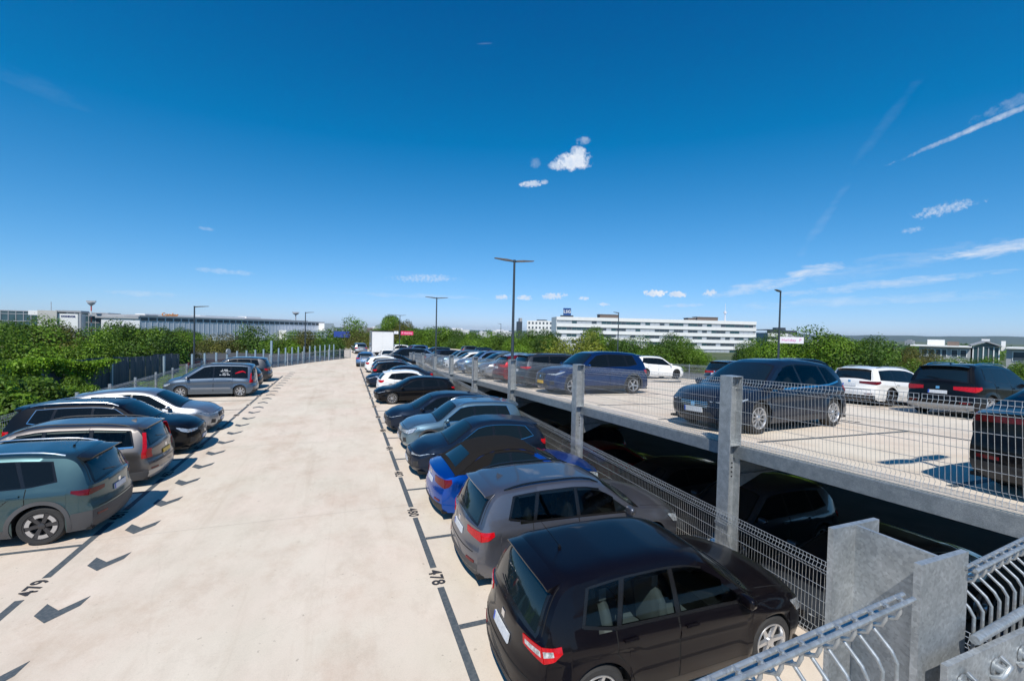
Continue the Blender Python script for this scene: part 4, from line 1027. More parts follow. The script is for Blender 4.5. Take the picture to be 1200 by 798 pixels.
# end of the deck
def placexy(typ, x, y, head, pm, label, group, lod=0, zf=None, **kw):
    c = Car(typ, **kw); zf = zf or zu; return c.make((x, y, zf(x, y)), head, pm, label, 'car', group, T_0, lod)
zfar = lambda x, y: zl(x, 50.4)+.002*(y-50.4)
placexy('suv', 2.2, 68.5, R(96), silver, 'silver grey SUV alone at the far left end of the lane, rear towards the camera', G_E, 0, zf=zfar)
placexy('hatch', 4.7, 51.4, R(-90), white, 'white car facing the camera in front of the white box truck', G_E, 0, zf=zfar)
placexy('hatch', 2.3, 47.2, R(80), lblue, 'small blue car behind the mesh guard at the row end', G_E, 0, zf=zl)
placexy('suv', 9.3, 62.5, R(200), lblue, 'pale blue SUV with tall cabin beyond the dark people carrier', G_E, 0)
placexy('estate', 11.4, 58.5, R(190), dgrey, 'dark grey estate parked across the end of the upper deck', G_E, 0)
placexy('hatch', 7.2, 66, R(200), white, 'small white car beside the box truck', G_E, 0)

# left-hand row
c, q = place('suv', -4.22, 11.22, -1, 'hi', petrol, 'teal green SUV with black tailgate spoiler cut by the left edge of the photo', G_Lf, 2, L=4.34, H=1.66, W=1.83, clad=gplast, valm=gplast, rails=chrome, aerial='rod', rim='blk', rimm=rimd_m, wr=.36, tl=(.86, .97, .62, .40), spm=blackg, spx=.16, pr=.80, tlm=redd_l, slant=.2, valz=.56)
c, q = place('estate', -4.32, 14.05, -1, 'hi', browng, 'brown grey estate car with tall red tail lights and chrome window line', G_Lf, 2, L=4.84, H=1.6, W=1.87, trim=chrome, vtl=(.74, 1.36), vtx=.20, rails=dgrey if False else plast, plate=platey_m, clad=gplast, valm=silver, valz=.42, aerial='fin', see=True)
c, q = place('suv', -4.22, 16.88, 1, 'hi', black, 'black seven seat SUV with silver roof rails, nose to the lane', G_Lf, 2, L=4.68, H=1.68, W=1.84, rails=chrome, trim=chrome, clad=plast, bf=.34, hl=(.70, .80, .55, .45))
c, q = place('hatch', -4.34, 19.70, 1, 'hi', silver, 'silver SUV with black honeycomb grille, nose to the lane on the left', G_Lf, 2, L=4.6, H=1.64, W=1.86, bf=.36, hl=(.74, .88, .5, .55), gr=(.56, .80, .5), wr=.35, trim=chrome, rimm=rimd_m)
c, q = place('van', -4.55, 28.45, -1, 'hi', vanb, 'blue grey small passenger van with grey side moulding and printed rear windows', G_Lf, 2, L=4.38, H=1.84, cat='van', name='parked_van', vtl=(.80, 1.32), vtx=.06, strip=silver, rim='cap', rails=plast, mirm=silver)
vanroot, vanc = q, c
c, q = place('hatch', -4.75, 31.3, -1, 'hi', black, 'black hatchback with red tail light just behind the blue grey van', G_Lf, 1, L=4.2, H=1.5, tl=(.8, .95, .5, .34), trim=chrome)
c, q = place('suv', -4.7, 34.9, -1, 'hi', dgrey, 'dark blue grey off-road SUV with bluish windows, farthest on the left', G_Lf, 1, L=4.5, H=1.72, wr=.38)
# lettering on the rear side windows of the van
for sg in (1, -1):
    mb = MB()
    for i, (xa, xb) in enumerate(((1.30, 1.62), (1.22, 1.68), (1.30, 1.60), (1.22, 1.72))):
        z = 1.50-.075*i-(.05 if i > 1 else 0)
        n_ = int((xb-xa)/.045)
        for j in range(n_):
            if (j*7+i*3) % 5 == 0: continue
            x = xa+j*.045; vanc.patch(mb, vanc.S, [(x, z), (x+.034, z)], [(x, z+.035), (x+.034, z+.035)], 1, 1, .011, rim=-.009)
    if sg < 0: mb.v = [q_*[1, -1, 1] for q_ in mb.v]; mb.f = [q_[::-1] for q_ in mb.f]
    mb.build('window_lettering', plate_m, vanroot)
    mb = MB(); vanc.patch(mb, vanc.S, [(.45, 1.33), (.62, 1.40), (.75, 1.36), (.98, 1.30)], [(.47, 1.38), (.62, 1.47), (.78, 1.44), (.98, 1.34)], 12, 1, .011, rim=-.009)
    if sg < 0: mb.v = [q_*[1, -1, 1] for q_ in mb.v]; mb.f = [q_[::-1] for q_ in mb.f]
    mb.build('window_graphic', red_l, vanroot)

# upper deck, row along the edge
def up(typ, x, y, f, pm, label, lod=1, group=G_U, **kw): return place(typ, x, y, f, 'lo', pm, label, group, lod, zf=zu, T=T_U, **kw)
up('sedan', 7.02, 2.08, 1, black, 'black estate cut by the right edge, red rear lamp strip seen through the mesh', 2, L=4.7, H=1.46, tl=(.87, .96, .30, .3), tlm=redd_l, rim=5)
up('mpv', 6.86, 7.34, -1, navy, 'dark blue compact van with round chrome badge and bright ten spoke wheels', 2, L=4.42, H=1.57, W=1.8, rim=10, trim=chrome, bf=.38, hl=(.62, .76, .5, .45), gr=(.48, .68, .5), grm=chrome, see=True, seatm=cabin_m, rot=R(6))
up('suv', 6.92, 14.98, -1, cxblue, 'blue SUV on the upper deck with winged chrome grille and silver wheels', 2, L=4.58, H=1.68, W=1.84, plate=platey_m, clad=plast, rim=5, trim=blackg, bf=.36, hl=(.74, .84, .5, .5), gr=(.52, .80, .42), rot=R(3))
up('estate', 7.0, 17.65, 1, dgrey, 'dark grey estate behind the blue SUV, red tail light to the edge', 1, rails=plast, tl=(.84, .98, .5, .34))
up('hatch', 7.0, 20.3, 1, redp, 'red hatchback behind the column with the tall double lamp', 1, tl=(.78, .92, .5, .3))
up('hatch', 6.9, 23.0, -1, silver, 'silver white hatchback with raked windscreen, nose to the edge of the upper deck', 1, H=1.5)
up('estate', 6.9, 25.7, -1, greeng, 'grey green estate with dark windows on the upper deck', 1)
up('suv', 7.0, 28.4, -1, lblue, 'silver blue SUV on the upper deck, third column from the tall lamp', 1, rails=plast)
up('hatch', 6.95, 32.0, -1, white, 'small white car nosed to the upper deck edge, just left of the second lamp', 0)
# upper deck, far side
def up2(typ, y, pm, label, lod=1, x=16.3, f=1, **kw): return place(typ, x, y, f, 'lo', pm, label, G_U2, lod, zf=zu, T=T_U2, **kw)
up2('suv', 7.75, black, 'black SUV with silver skid plate at the right edge of the upper deck', 2, x=17.1, L=4.6, H=1.70, rails=chrome, tl=(.80, .96, .45, .34), valm=silver, aerial='fin', spx=.12)
up2('estate', 10.75, white, 'white estate with dark red tail lights and black rear window', 2, x=17.9, L=4.67, H=1.5, tl=(.80, .95, .42, .36), tlm=redd_l, rails=silver, valm=plast, rimm=rimd_m)
up2('suv', 13.95, black, 'black SUV whose roof shows behind the dark blue compact van', 0, x=18.0, H=1.76)
up2('suv', 17.9, dgrey, 'grey SUV with full width red lamp strip, beside the white SUV', 1, x=18.6, L=4.4, H=1.56, tl=(.80, .93, .05, .3), tlm=red_l)
up2('suv', 26.9, white, 'white SUV with black wheels in front of the white office block', 1, x=19.6, L=4.75, H=1.68, tl=(.84, 1.0, .5, .36), tlm=redd_l, rimm=rimd_m, wr=.37, rails=chrome)
far2 = [(46.9, 'estate', white, 'white estate whose long roof shows over the silver hatchback', 21.6), (53.0, 'hatch', black, 'black hatchback in the distance on the far row, right of the bright blue car', 20.5), (58.0, 'hatch', blue, 'bright blue hatchback in the distance on the upper deck', 19.5),
        (62.5, 'hatch', navy, 'navy hatchback left of the bright blue car in the distance', 18.5), (65.5, 'suv', navy, 'navy SUV in the distance on the far row of the upper deck', 19), (70, 'suv', dgrey, 'dark grey SUV at the far corner of the upper deck', 18), (42.5, 'suv', dgrey, 'grey SUV on the far row beyond the blue SUV', 21.0)]
for y, t, pm, lb, x_ in far2: up2(t, y, pm, lb, 0, x=x_)
for i, (y, t, pm, lb) in enumerate([(35.4, 'suv', steelb, 'steel blue SUV near the second double lamp'), (38.2, 'suv', navy, 'navy SUV past the second double lamp'), (41.0, 'hatch', dgrey, 'dark grey hatchback at the end of the edge row')]):
    up(t, 7.1, y, 1 if i % 2 else -1, pm, lb, 0)

# dark lower deck
def low(typ, y, f, pm, label, lod=1, x=6.75, **kw): return place(typ, x, y, f, 'lo', pm, label, G_W, lod, zf=lowz, T=T_U, **kw)
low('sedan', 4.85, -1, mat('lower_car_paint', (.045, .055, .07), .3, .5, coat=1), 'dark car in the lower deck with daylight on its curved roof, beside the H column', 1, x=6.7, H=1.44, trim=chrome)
low('hatch', 1.9, -1, navy, 'navy hatchback in the lower deck beneath the landing railing', 1, x=6.9)
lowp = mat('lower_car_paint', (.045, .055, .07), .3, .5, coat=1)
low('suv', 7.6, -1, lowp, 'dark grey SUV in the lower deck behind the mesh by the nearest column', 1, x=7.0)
for i, (y, t, pm, f, lb) in enumerate([(10.3, 'hatch', dgrey, -1, 'dark grey hatchback in the lower deck behind the grey SUV'), (13.0, 'hatch', redp, 1, 'red car in the lower deck shadow behind the blue convertible'), (15.7, 'suv', black, -1, 'black SUV in the lower deck shadow below the blue SUV'), (18.4, 'hatch', silver, 1, 'silver car in the lower deck shadow, past the fourth column')]):
    low(t, y, f, pm, lb, 0)
mb = MB(); tr = empty('box_truck', (4.35, 56.6, zfar(4.35, 56))); tag(tr, 'white box truck with square body at the far end of the lane', 'truck')
mb = MB(); mb.box((-1.25, -2.6, .95), (1.25, 2.6, 3.45)); mb.build('cargo_box', white, tr)
for s_ in (-1, 1):
    mb = MB(); mb.box((s_*1.27-.03, -2.66, .93), (s_*1.27+.03, -2.6, 3.47)); mb.build('corner_post', silver, tr)
    mb = MB(); a, b = sorted((s_*.02, s_*1.2)); mb.box((a, -2.63, 1.0), (b, -2.601, 3.38)); mb.build('rear_door', white, tr)
mb = MB(); mb.box((-1.27, -2.66, 3.45), (1.27, -2.6, 3.53)); mb.build('top_rail', dgrey, tr)
mb = MB(); mb.box((-1.2, -2.55, .5), (1.2, 2.6, .94)); mb.build('chassis', under_m, tr)
mb = MB(); mb.box((-1.1, 2.62, .5), (1.1, 4.3, 2.3)); mb.build('cab', white, tr)
for sx in (-1, 1):
    for y_ in (-1.6, 3.4):
        mb = MB(); mb.lathe([(.2, -.12), (.42, -.12), (.42, .12), (.2, .12)], 20, 'y'); o = mb.build('wheel', tyre_m, tr, 40); o.rotation_euler = (0, 0, R(90)); o.location = (sx*1.0, y_, .42)

# ------------------------------------------------------------------ lamps, signs
lamp_m = mat('lamp_post_paint', (.045, .06, .075), .5, .3)
head_g = mat('lamp_head_metal', (.15, .14, .135), .5, .3)
def lamp(label, x, y, z0, z1, heads, arm=.85, rot=0, r=.07):
    root = empty('street_lamp', (x, y, z0)); root.rotation_euler = (0, 0, rot); tag(root, label, 'lamp', 'lamps on the parking deck')
    h = z1-z0; mb = MB(); mb.tube([(0, 0, 0), (0, 0, h)], [r, r*.62], 12); mb.build('pole', lamp_m, root, 60)
    mb = MB(); mb.tube([(0, 0, h-.02), (0, 0, h+.05)], r*.75, 10); mb.build('pole_cap', lamp_m, root)
    for s_ in heads:
        mb = MB(); mb.tube([(0, 0, h-.02), (s_*.22, 0, h+.0)], .032, 8); mb.build('arm', lamp_m, root)
        mb = MB(); a, b = s_*.08, s_*arm
        v = [(a, -.06, h-.03), (a, .06, h-.03), (b, .07, h+.045), (b, -.07, h+.045), (a, -.06, h+.03), (a, .06, h+.03), (b, .07, h+.075), (b, -.07, h+.075),
             (a+(b-a)*.35, -.10, h-.01), (a+(b-a)*.35, .10, h-.01), (a+(b-a)*.35, .10, h+.055), (a+(b-a)*.35, -.10, h+.055)]
        mb.add(v, [(0, 1, 9, 8), (8, 9, 2, 3), (4, 11, 10, 5), (11, 7, 6, 10), (0, 8, 11, 4), (8, 3, 7, 11), (1, 5, 10, 9), (9, 10, 6, 2), (0, 4, 5, 1), (3, 2, 6, 7)])
        mb.build('lamp_head', head_g, root)
    return root
lamp('tall double headed lamp rising from the fourth column, largest against the sky', 6.46, 16.62, zu(0, 16)-1.0, 7.05, (-1, 1))
lamp('double headed lamp on the upper deck edge, second from the camera', 6.5, 32.7, zu(0, 32)-1., 6.55, (-1, 1))
lamp('small double headed lamp far behind the box truck', 7.6, 65, .4, 6.1, (-1, 1))
lamp('double headed lamp by the stair landing that shades the upper deck', 6.46, .15, 1.5, 7.9, (-1, 1))
lamp('slim single headed lamp behind the blue grey van, leftmost lamp', -9.75, 36.4, -.7, 5.4, (1,))
lamp('slim single headed lamp at the curved fence, left of the far trees', -3.9, 52.2, -.7, 5.7, (1,))
lamp('single lamp beside the white and pink parking sign on the right', 24.25, 18.5, .5, 6.9, (-1,), rot=R(20))
lamp('single lamp in front of the left half of the white office block', 27.0, 38.8, -.2, 6.35, (-1,), rot=R(20))
lamp('far single lamp left of the tall double lamp', 30, 84, -.5, 5.6, (-1,), rot=R(20))
pink = mat('pink_sign', (.70, .03, .14), .5); signw = mat('white_sign', (.78, .76, .80), .5); pinkt = mat('pink_print', (.62, .03, .30), .5)
def sign(label, x, y, z, w, h, rot, base, txt_m, txt, size):
    root = empty('parking_sign', (x, y, z)); root.rotation_euler = (R(90), 0, rot); tag(root, label, 'sign')
    mb = MB(); mb.box((0, -h/2, -.04), (w, h/2, .04)); mb.build('sign_panel', base, root)
    text_mesh(txt, size, txt_m, 'sign_lettering', Matrix.Translation((w*.5, 0, .045)), root)
    return root
s1 = sign('white sign with pink lettering fixed to the lamp on the right', 24.35, 18.55, 4.03, 1.22, .38, R(-50), signw, pinkt, 'Holiday  P', .22)
s2 = sign('pink sign with white lettering behind the box truck', 7.75, 64.9, 3.55, 1.75, .55, R(-8), pink, signw, 'P Holiday', .36)
s2b = sign('small white sign left of the pink sign by the far lamp', 6.8, 64.95, 3.6, .6, .4, R(-8), signw, mat('green_print', (.05, .25, .1), .5), 'P', .3)

# ------------------------------------------------------------------ buildings
GZ = -6.5
wallw = mat('white_render', (.74, .74, .73), .8, noise=(.3, .5, (.66, .66, .65)))
wallg = mat('grey_render', (.33, .34, .36), .8, noise=(.4, .5, (.28, .29, .31)))
bglass = mat('building_glass', (.045, .065, .085), .12, .2, noise=(.25, .8, (.10, .13, .16)))
bglass2 = mat('building_blind', (.38, .41, .45), .4, noise=(.3, .5, (.28, .32, .36)))
bglass3 = mat('building_glass_green', (.035, .085, .10), .12, .3, noise=(.2, .8, (.07, .13, .15)))
metal_b = mat('blue_grey_cladding', (.50, .535, .59), .55, 0, noise=(.1, .6, (.54, .575, .63)))
roof_g = mat('roof_gravel', (.22, .22, .22), .9); dark_b = mat('dark_cladding', (.035, .045, .06), .5)
brown_b = mat('brown_plant_louvre', (.16, .12, .10), .7)
def frame(a, b):
    """local frame of a facade that runs from a to b (seen from the camera: left to right), x along, y into the building"""
    d = Vector((b[0]-a[0], b[1]-a[1], 0)); L = d.length; ang = math.atan2(d.y, d.x)
    return Matrix.Translation((a[0], a[1], GZ))@Matrix.Rotation(ang, 4, 'Z'), L
def bld(name, label, a, b, cat='building'):
    m, L = frame(a, b); root = empty(name); root.matrix_world = m; tag(root, label, cat); return root, L
def bx(name, m, root, lo, hi):
    mb = MB(); mb.box(lo, hi); return mb.build(name, m, root)
# white office block: five bands of parapet and window
P1, P2 = (121.7, 238.8), (246.6, 204.0)
root, L = bld('office_building', 'long white office block with five window bands behind the trees', P1, P2)
bx('wall', wallg, root, (0, .6, 0), (L, 17, 19.6)); H_ = 20.2; per = 4.05
pane = [MB(), MB(), MB()]; data = []
mb = MB(); mb.box((0, 0, 0), (3.0, .05, 2.0)); o = mb.build('window', bglass, root); o.location = (.1, .45, 1.0); pa = o.data
pb = pa.copy(); pb.materials.clear(); pb.materials.append(bglass2); pc = pa.copy(); pc.materials.clear(); pc.materials.append(bglass3)
for k in range(5):
    zt_ = H_-per*k; bx('white_parapet', wallw, root, (-.15, 0, zt_-(2.1)), (L+.15, .6, zt_))
    n = int(L/3.12)
    for i in range(n):
        q = random.random(); me = pb if q < .42 else (pc if q < .6 else pa)
        link(me, 'window', root, (i*3.12+.06, .45, zt_-per+.02))
bx('roof', roof_g, root, (0, .6, 19.61), (L, 17, 19.8))
bx('side_wall', wallw, root, (L+.0, .65, 0), (L+.3, 17, 20.1)); bx('side_wall', wallw, root, (-.3, .65, 0), (.0, 17, 20.1))
for x0_, x1_, h_ in ((28, 40, 1.7), (92, 106, 1.7), (86, 91, .9)):
    p = bx('rooftop_plant', brown_b, root, (x0_, 4, 19.8), (x1_, 10, 20.6+h_)); bx('plant_cover', wallg, p, (x0_-.3, 3.7, 20.6+h_), (x1_+.3, 10.3, 20.9+h_))
sg_ = bx('roof_sign', mat('sign_blue', (.015, .06, .22), .4), root, (4.2, 2, 21.2), (9.0, 2.4, 25.6)); bx('sign_base', dark_b, root, (2.5, 1.8, 20.2), (10.5, 3, 21.15))
text_mesh('LSG', 2.6, wallw, 'sign_lettering', Matrix.Translation((6.6, 1.97, 23.4))@Matrix.Rotation(R(90), 4, 'X'), sg_, offset=.06)
mb = MB(); mb.tube([(112, 6, 19), (112, 6, 27)], [.5, .3], 8); mb.tube([(112, 6, 27), (112, 6, 31.5)], .12, 6); mb.lathe([(.9, 25.2), (.9, 26.4)], 10, 'z', 112, 6); mb.build('antenna', signw, root)
# dark building right of it, white block left of it
root, L = bld('office_building', 'dark flat roofed building half hidden right of the white office block', (262, 208), (277, 199))
bx('wall', wallg, root, (0, 0, 0), (L, 20, 13.4))
for z in (13.2, 9.0): bx('dark_band', dark_b, root, (-.5, -.4, z), (L, -.001, z+1.9))
bx('white_parapet', wallw, root, (0, -.3, 7.0), (L, -.002, 8.9)); bx('white_parapet', wallw, root, (0, -.3, 11.0), (L*.7, -.002, 13.1)); bx('roof_slab', dark_b, root, (-.6, -.6, 15.2), (L*.62, 20, 15.7)); bx('rooftop_plant', dark_b, root, (6, 3, 15.7), (12, 8, 17.0))
root, L = bld('apartment_building', 'small white block with square windows left of the office block', (147, 345), (166, 332))
bx('wall', wallw, root, (0, 0, 0), (L, 15, 20)); bx('roof_slab', dark_b, root, (8, 2, 20), (16, 10, 21)); 
w0_ = None
for k in range(5):
    for i in range(8):
        if w0_ is None: w0_ = bx('window', bglass, root, (0, -.1, 0), (1.5, -.001, 1.8)); w0_.location = (1.2, 0, 1.5)
        else: link(w0_.data, 'window', root, (1.2+3.1*i, 0, 1.5+3.9*k))
root, L = bld('apartment_building', 'dark stepped building edge beside the small white block', (139.2, 346.5), (142.8, 345.6))
bx('wall', dark_b, root, (0, 0, 0), (L, 10, 19)); bx('roof_slab', wallg, root, (1.6, 1, 19), (L, 9, 22))
# low houses at the right edge
root, L = bld('low_building', 'low grey building with flat overhanging roof at the right edge', (180.2, 86.9), (185.0, 76.0))
bx('wall', wallg, root, (0, .3, 0), (L, 22, 8.7)); bx('roof', wallw, root, (-2.2, -1.4, 8.72), (L+.2, 22.5, 9.12)); bx('rooftop_plant', wallw, root, (1.8, 5, 9.15), (6.0, 9, 11.0)); bx('rooftop_plant', brown_b, root, (6.6, 6, 9.15), (9.4, 9, 10.5))
for x, w_ in ((.7, 1.2), (2.4, 1.2), (4.1, 1.0), (5.5, 1.0), (7.7, 1.3), (9.7, 1.3)):
    for z0_ in (1.6, 5.5):
        f_ = bx('window', wallw, root, (x-.16, .14, z0_), (x+w_+.16, .299, z0_+2.5)); bx('pane', bglass, f_, (x, .06, z0_+.2), (x+w_, .139, z0_+2.3))
root, L = bld('glass_entrance', 'glazed entrance hall with shallow gabled roof between the low buildings', (185.2, 75.6), (187.6, 70.4))
bx('wall', wallg, root, (0, .8, 0), (L, 18, 8.9))
mb = MB(); mb.add([(-.4, -.5, 9.2), (L/2, -.5, 10.6), (L+.4, -.5, 9.2), (L+.4, -.5, 9.5), (L/2, -.5, 10.95), (-.4, -.5, 9.5), (-.4, 18, 9.2), (L/2, 18, 10.6), (L+.4, 18, 9.2), (L+.4, 18, 9.5), (L/2, 18, 10.95), (-.4, 18, 9.5)],
    [(0, 1, 4, 5), (1, 2, 3, 4), (5, 4, 10, 11), (4, 3, 9, 10), (0, 6, 7, 1), (1, 7, 8, 2)]); mb.build('roof', wallg, root)
mb = MB(); mb.add([(0, .79, 9.1), (L, .79, 9.1), (L/2, .79, 10.4)], [(0, 1, 2)]); mb.build('gable', bglass3, root)
for i in range(6):
    bx('mullion', wallw if i in (0, 2, 4, 5) else wallg, root, (i*L/5.2, .4, 2), (i*L/5.2+.24, .78, 9.1))
    if i < 5: bx('pane', bglass3, root, (i*L/5.2+.25, .6, 2), ((i+1)*L/5.2-.01, .77, 9.0))
bx('chimney', wallw, root, (L/2-.9, 3, 10.95), (L/2+.9, 4, 11.5)); bx('chimney', wallw, root, (L+.3, 1, 8), (L+1.2, 2, 11.0))
root, L = bld('low_building', 'low grey building wing cut by the right edge', (188.2, 69.2), (198, 40))
bx('wall', wallg, root, (0, .3, 0), (L, 22, 8.7)); bx('roof', wallw, root, (-.1, -1.4, 8.72), (L, 22.5, 9.2))
for i in range(8):
    f_ = bx('window', wallw, root, (1.2+3.6*i, .14, 5.0), (3.8+3.6*i, .299, 8.0)); bx('pane', bglass, f_, (1.4+3.6*i, .06, 5.2), (3.6+3.6*i, .139, 7.8))
# long shed on the left with a white end, window strip and orange roof lettering
A_, B_ = (-108.9, 309.4), (-15.9, 412)
root, L = bld('airport_hall', 'long blue grey metal hall with dark window strip and roof lettering', A_, B_)
HH = 14.6
bx('wall', metal_b, root, (0, .4, 0), (L, 60, HH-.4)); bx('roof_edge', wallg, root, (-.3, -.1, HH-.4), (L+.3, 60, HH+.3)); bx('white_base', wallw, root, (18, -.3, 0), (L, .38, 2.0))
rib = None
for i in range(46):
    if rib is None: rib = bx('cladding_rib', mat('cladding_rib', (.48, .515, .57), .6), root, (0, .25, 2), (.35, .41, HH-3))
    else: link(rib.data, 'cladding_rib', root, (i*3.0, 0, 0))
wn_ = None
for i in range(31):
    if wn_ is None: wn_ = bx('window', mat('dark_pane', (.03, .045, .06), .5), root, (.5, .2, HH-2.7), (4.1, .39, HH-.9))
    else: link(wn_.data, 'window', root, (i*4.45, 0, 0))
for x0_, x1_, h_ in ((6, 44, 1.2), (40, 72, 1.6), (76, 88, 2.2), (88, 118, 1.2), (60, 132, .7)): bx('roof_light', wallw if h_ > .8 else wallg, root, (x0_, 6+x0_*.1, HH+.3), (x1_, 15+x0_*.1, HH+.3+h_))
bx('white_end_block', wallw, root, (L-6, -6, 0), (L+5, 6, HH-.8))
lw = bx('white_annex', wallw, root, (L-46, -8, 0), (L-6, -.35, 7.4))
for k in range(2):
    for i in range(9): bx('window', bglass, lw, (L-43+4*i, -8.1, 2.2+2.6*k), (L-41+4*i, -8.001, 3.5+2.6*k))
text_mesh('Condor', 2.7, mat('orange_lettering', (.80, .28, .03), .5), 'roof_lettering', Matrix.Translation((17, 2, HH+1.3))@Matrix.Rotation(R(90), 4, 'X'), root, extrude=.2, offset=.08)
root2, L2 = bld('airport_hall', 'white corrugated end wall left of the long blue grey hall', (-131, 320), (-109.3, 309.2))
bx('wall', mat('pale_cladding', (.58, .60, .62), .6), root2, (0, .4, 0), (L2, 20, HH-1.6)); bx('roof_edge', wallg, root2, (-3, -.4, HH-1.6), (L2, 20, HH-.6)); bx('roof_plant', wallg, root2, (-12, 4, HH-.6), (L2, 12, HH+.8))
root, L = bld('terminal_building', 'glass office facade far left with dark mullions', (-240, 330), (-131.5, 330))
bx('wall', bglass3, root, (0, .4, 0), (L, 16, 15.6)); bx('roof_edge', wallg, root, (-.2, .1, 15.6), (L, 16, 16.1))
ml = None
for i in range(int(L/3.2)):
    if ml is None: ml = bx('mullion', wallg, root, (0, .15, 0), (.28, .4, 15.6))
    else: link(ml.data, 'mullion', root, (i*3.2, 0, 0))
for k in range(4): bx('transom', wallg, root, (0, .2, 2+4*k), (L, .39, 2.35+4*k))
root, L = bld('stair_tower', 'pale concrete tower with dark blue lettering in front of the glass facade', (-152.5, 308), (-135, 310))
bx('wall', mat('pale_concrete', (.50, .49, .46), .8, noise=(.2, .7, (.40, .39, .37))), root, (0, 0, 0), (7.5, 12, 16.2)); bx('wall', wallw, root, (7.6, 1.2, 0), (15.6, 12, 14.8)); bx('roof', wallg, root, (6.8, .6, 15.6), (L-.5, 12, 16.5)); bx('white_cap', wallw, root, (-5, 4, 13.6), (-.1, 10, 16.0)); bx('corner_post', wallg, root, (L-1.4, .8, 0), (L-.6, 1.6, 15.6))
text_mesh('CONDOR', 1.25, mat('navy_lettering', (.02, .03, .12), .5), 'wall_lettering', Matrix.Translation((11.7, 1.15, 13.2))@Matrix.Rotation(R(90), 4, 'X'), root, extrude=.05, offset=.1)
mb = MB(); mb.tube([(3.6, 5, 16), (3.6, 5, 21)], .15, 6); mb.build('aerial', wallg, root)
# radar mast, mushroom mast, crane jib
redw = mat('mast_red', (.5, .06, .04), .6)
def mast(label, x, y, h, w, banded):
    root = empty('radar_mast', (x, y, GZ)); tag(root, label, 'mast')
    for i in range(6): mb = MB(); mb.tube([(0, 0, h*i/6), (0, 0, h*(i+1)/6)], w*.16, 10, True); mb.build('mast_section', redw if banded and i % 2 else wallw if banded else wallg, root)
    mb = MB(); mb.lathe([(.2*w, h-.4), (w*.7, h+.5), (w*.9, h+.9), (w*.95, h+1.5), (.4, h+1.7)], 20, 'z'); mb.build('platform', wallg, root, 40); mb = MB(); mb.box((-w*1.1, -.5, h+1.7), (w*1.1, .5, h+2.5)); mb.build('aerial_bar', wallg, root)
mast('red and white banded radar mast above the left buildings', -136, 322, 20.2, 1.9, True); mast('slender grey mushroom shaped mast above the long hall roof', -42, 452, 21.4, 2.8, False)
cr = empty('tower_crane', (-92, 118, GZ)); tag(cr, 'crane jib entering the sky at the left edge', 'crane')
z_ = 14.5; mb = MB()
P_ = lambda t, dy, dz: (t, dy, z_+dz)
for dy, dz in ((-.5, 0), (.5, 0), (0, 1.0)): mb.tube([P_(0, dy, dz), P_(14.5, dy*.6, dz*.7), P_(17.5, 0, 0)], .09, 5)
mb.build('jib_chord', wallg, cr)
for i in range(14): mb = MB(); mb.tube([P_(i*1.1, -.5, 0), P_(i*1.1+.5, 0, 1.0), P_(i*1.1+1.0, .5, 0)], .05, 4); mb.build('lattice', wallg, cr)
mb = MB()
for a_, b_ in ((-.7, -.7), (.7, -.7), (.7, .7), (-.7, .7)): mb.tube([(a_, b_, 0), (a_, b_, z_+1)], .09, 5)
for i in range(14):
    z0_ = i*1.5
    for p_, q_ in (((-.7, -.7), (.7, -.7)), ((.7, -.7), (.7, .7)), ((.7, .7), (-.7, .7)), ((-.7, .7), (-.7, -.7))): mb.tube([(*p_, z0_), (*q_, z0_+1.5)], .04, 4)
mb.tube([(0, 0, z_), (0, 0, z_+4)], [.5, .1], 4)
tag(mb.build('tower', wallg, cr), kind='stuff')
for i in range(12): mb = MB(); mb.tube([P_(1+i*1.2, 0, 1), P_(1+i*1.2, 0, 2)], .05, 4); mb.build('marker_rod', wallg, cr)

# ------------------------------------------------------------------ sheet wall with posts left of the lane
bluep = mat('pale_blue_post', (.30, .40, .48), .5, .3); sheetm = mat('corrugated_sheet', (.075, .095, .115), .6, .2, noise=(1.2, .7, (.045, .055, .07)), dirt=.2)
redpan = mat('dark_red_panel', (.13, .022, .022), .7, noise=(1, .5, (.07, .015, .015)))
wr_ = empty('sheet_wall', (-22.3, 9.38, -.75)); wr_.rotation_euler = (0, 0, R(90-22.8)); tag(wr_, 'dark corrugated sheet wall with pale blue posts and red panels beyond the left fence', 'wall')
post_d = None
for n_, t in [(i, 1.24*i) for i in range(8, 45)]:
    near = t < 31
    if near and (n_-20) % 3: continue
    tall = (n_ == 33)
    if post_d is None: post_d = bx('post', bluep, wr_, (-.045, -.07, 0), (.045, .05, 2.75)); post_d.location = (t, 0, 0)
    else:
        o = link(post_d.data, 'post', wr_, (t, 0, 0)); 
        if tall: o.scale = (1.3, 1.3, 1.28)
for i in range(int((30.5-3)/.55)):
    x = 3+i*.55
    if i == 0:
        mb = MB(); mb.add([(a, b, z) for z in (0, 2.85) for a, b in ((0, 0.09), (.12, .09), (.18, .13), (.37, .13), (.43, .09), (.545, .09))], [(j, j+1, j+7, j+6) for j in range(5)]); sd_ = mb.build('corrugated_panel', sheetm, wr_); sd_.location = (x, 0, 0)
    else: link(sd_.data, 'corrugated_panel', wr_, (x, random.uniform(-.02, .02), random.uniform(-.05, .05)))
for i in range(6): bx('red_panel', redpan, wr_, (30.8+1.24*i, .1, 0), (30.8+1.24*i+1.2, .16, 2.15))
mb = MB(); mb.tube([(34.8, 0, 2.2), (34.8, 0, 2.6)], .05, 6); mb.lathe([(.01, -.1), (.24, -.1), (.24, 0), (.01, 0)], 16, 'y', 34.8, 0, 2.75); mb.build('round_mirror', galv_m, wr_)
for i in range(11): bx('guard_rail', galv_m, wr_, (38.2+1.24*i, .05, 1.2), (39.4+1.24*i, .1, 1.5))
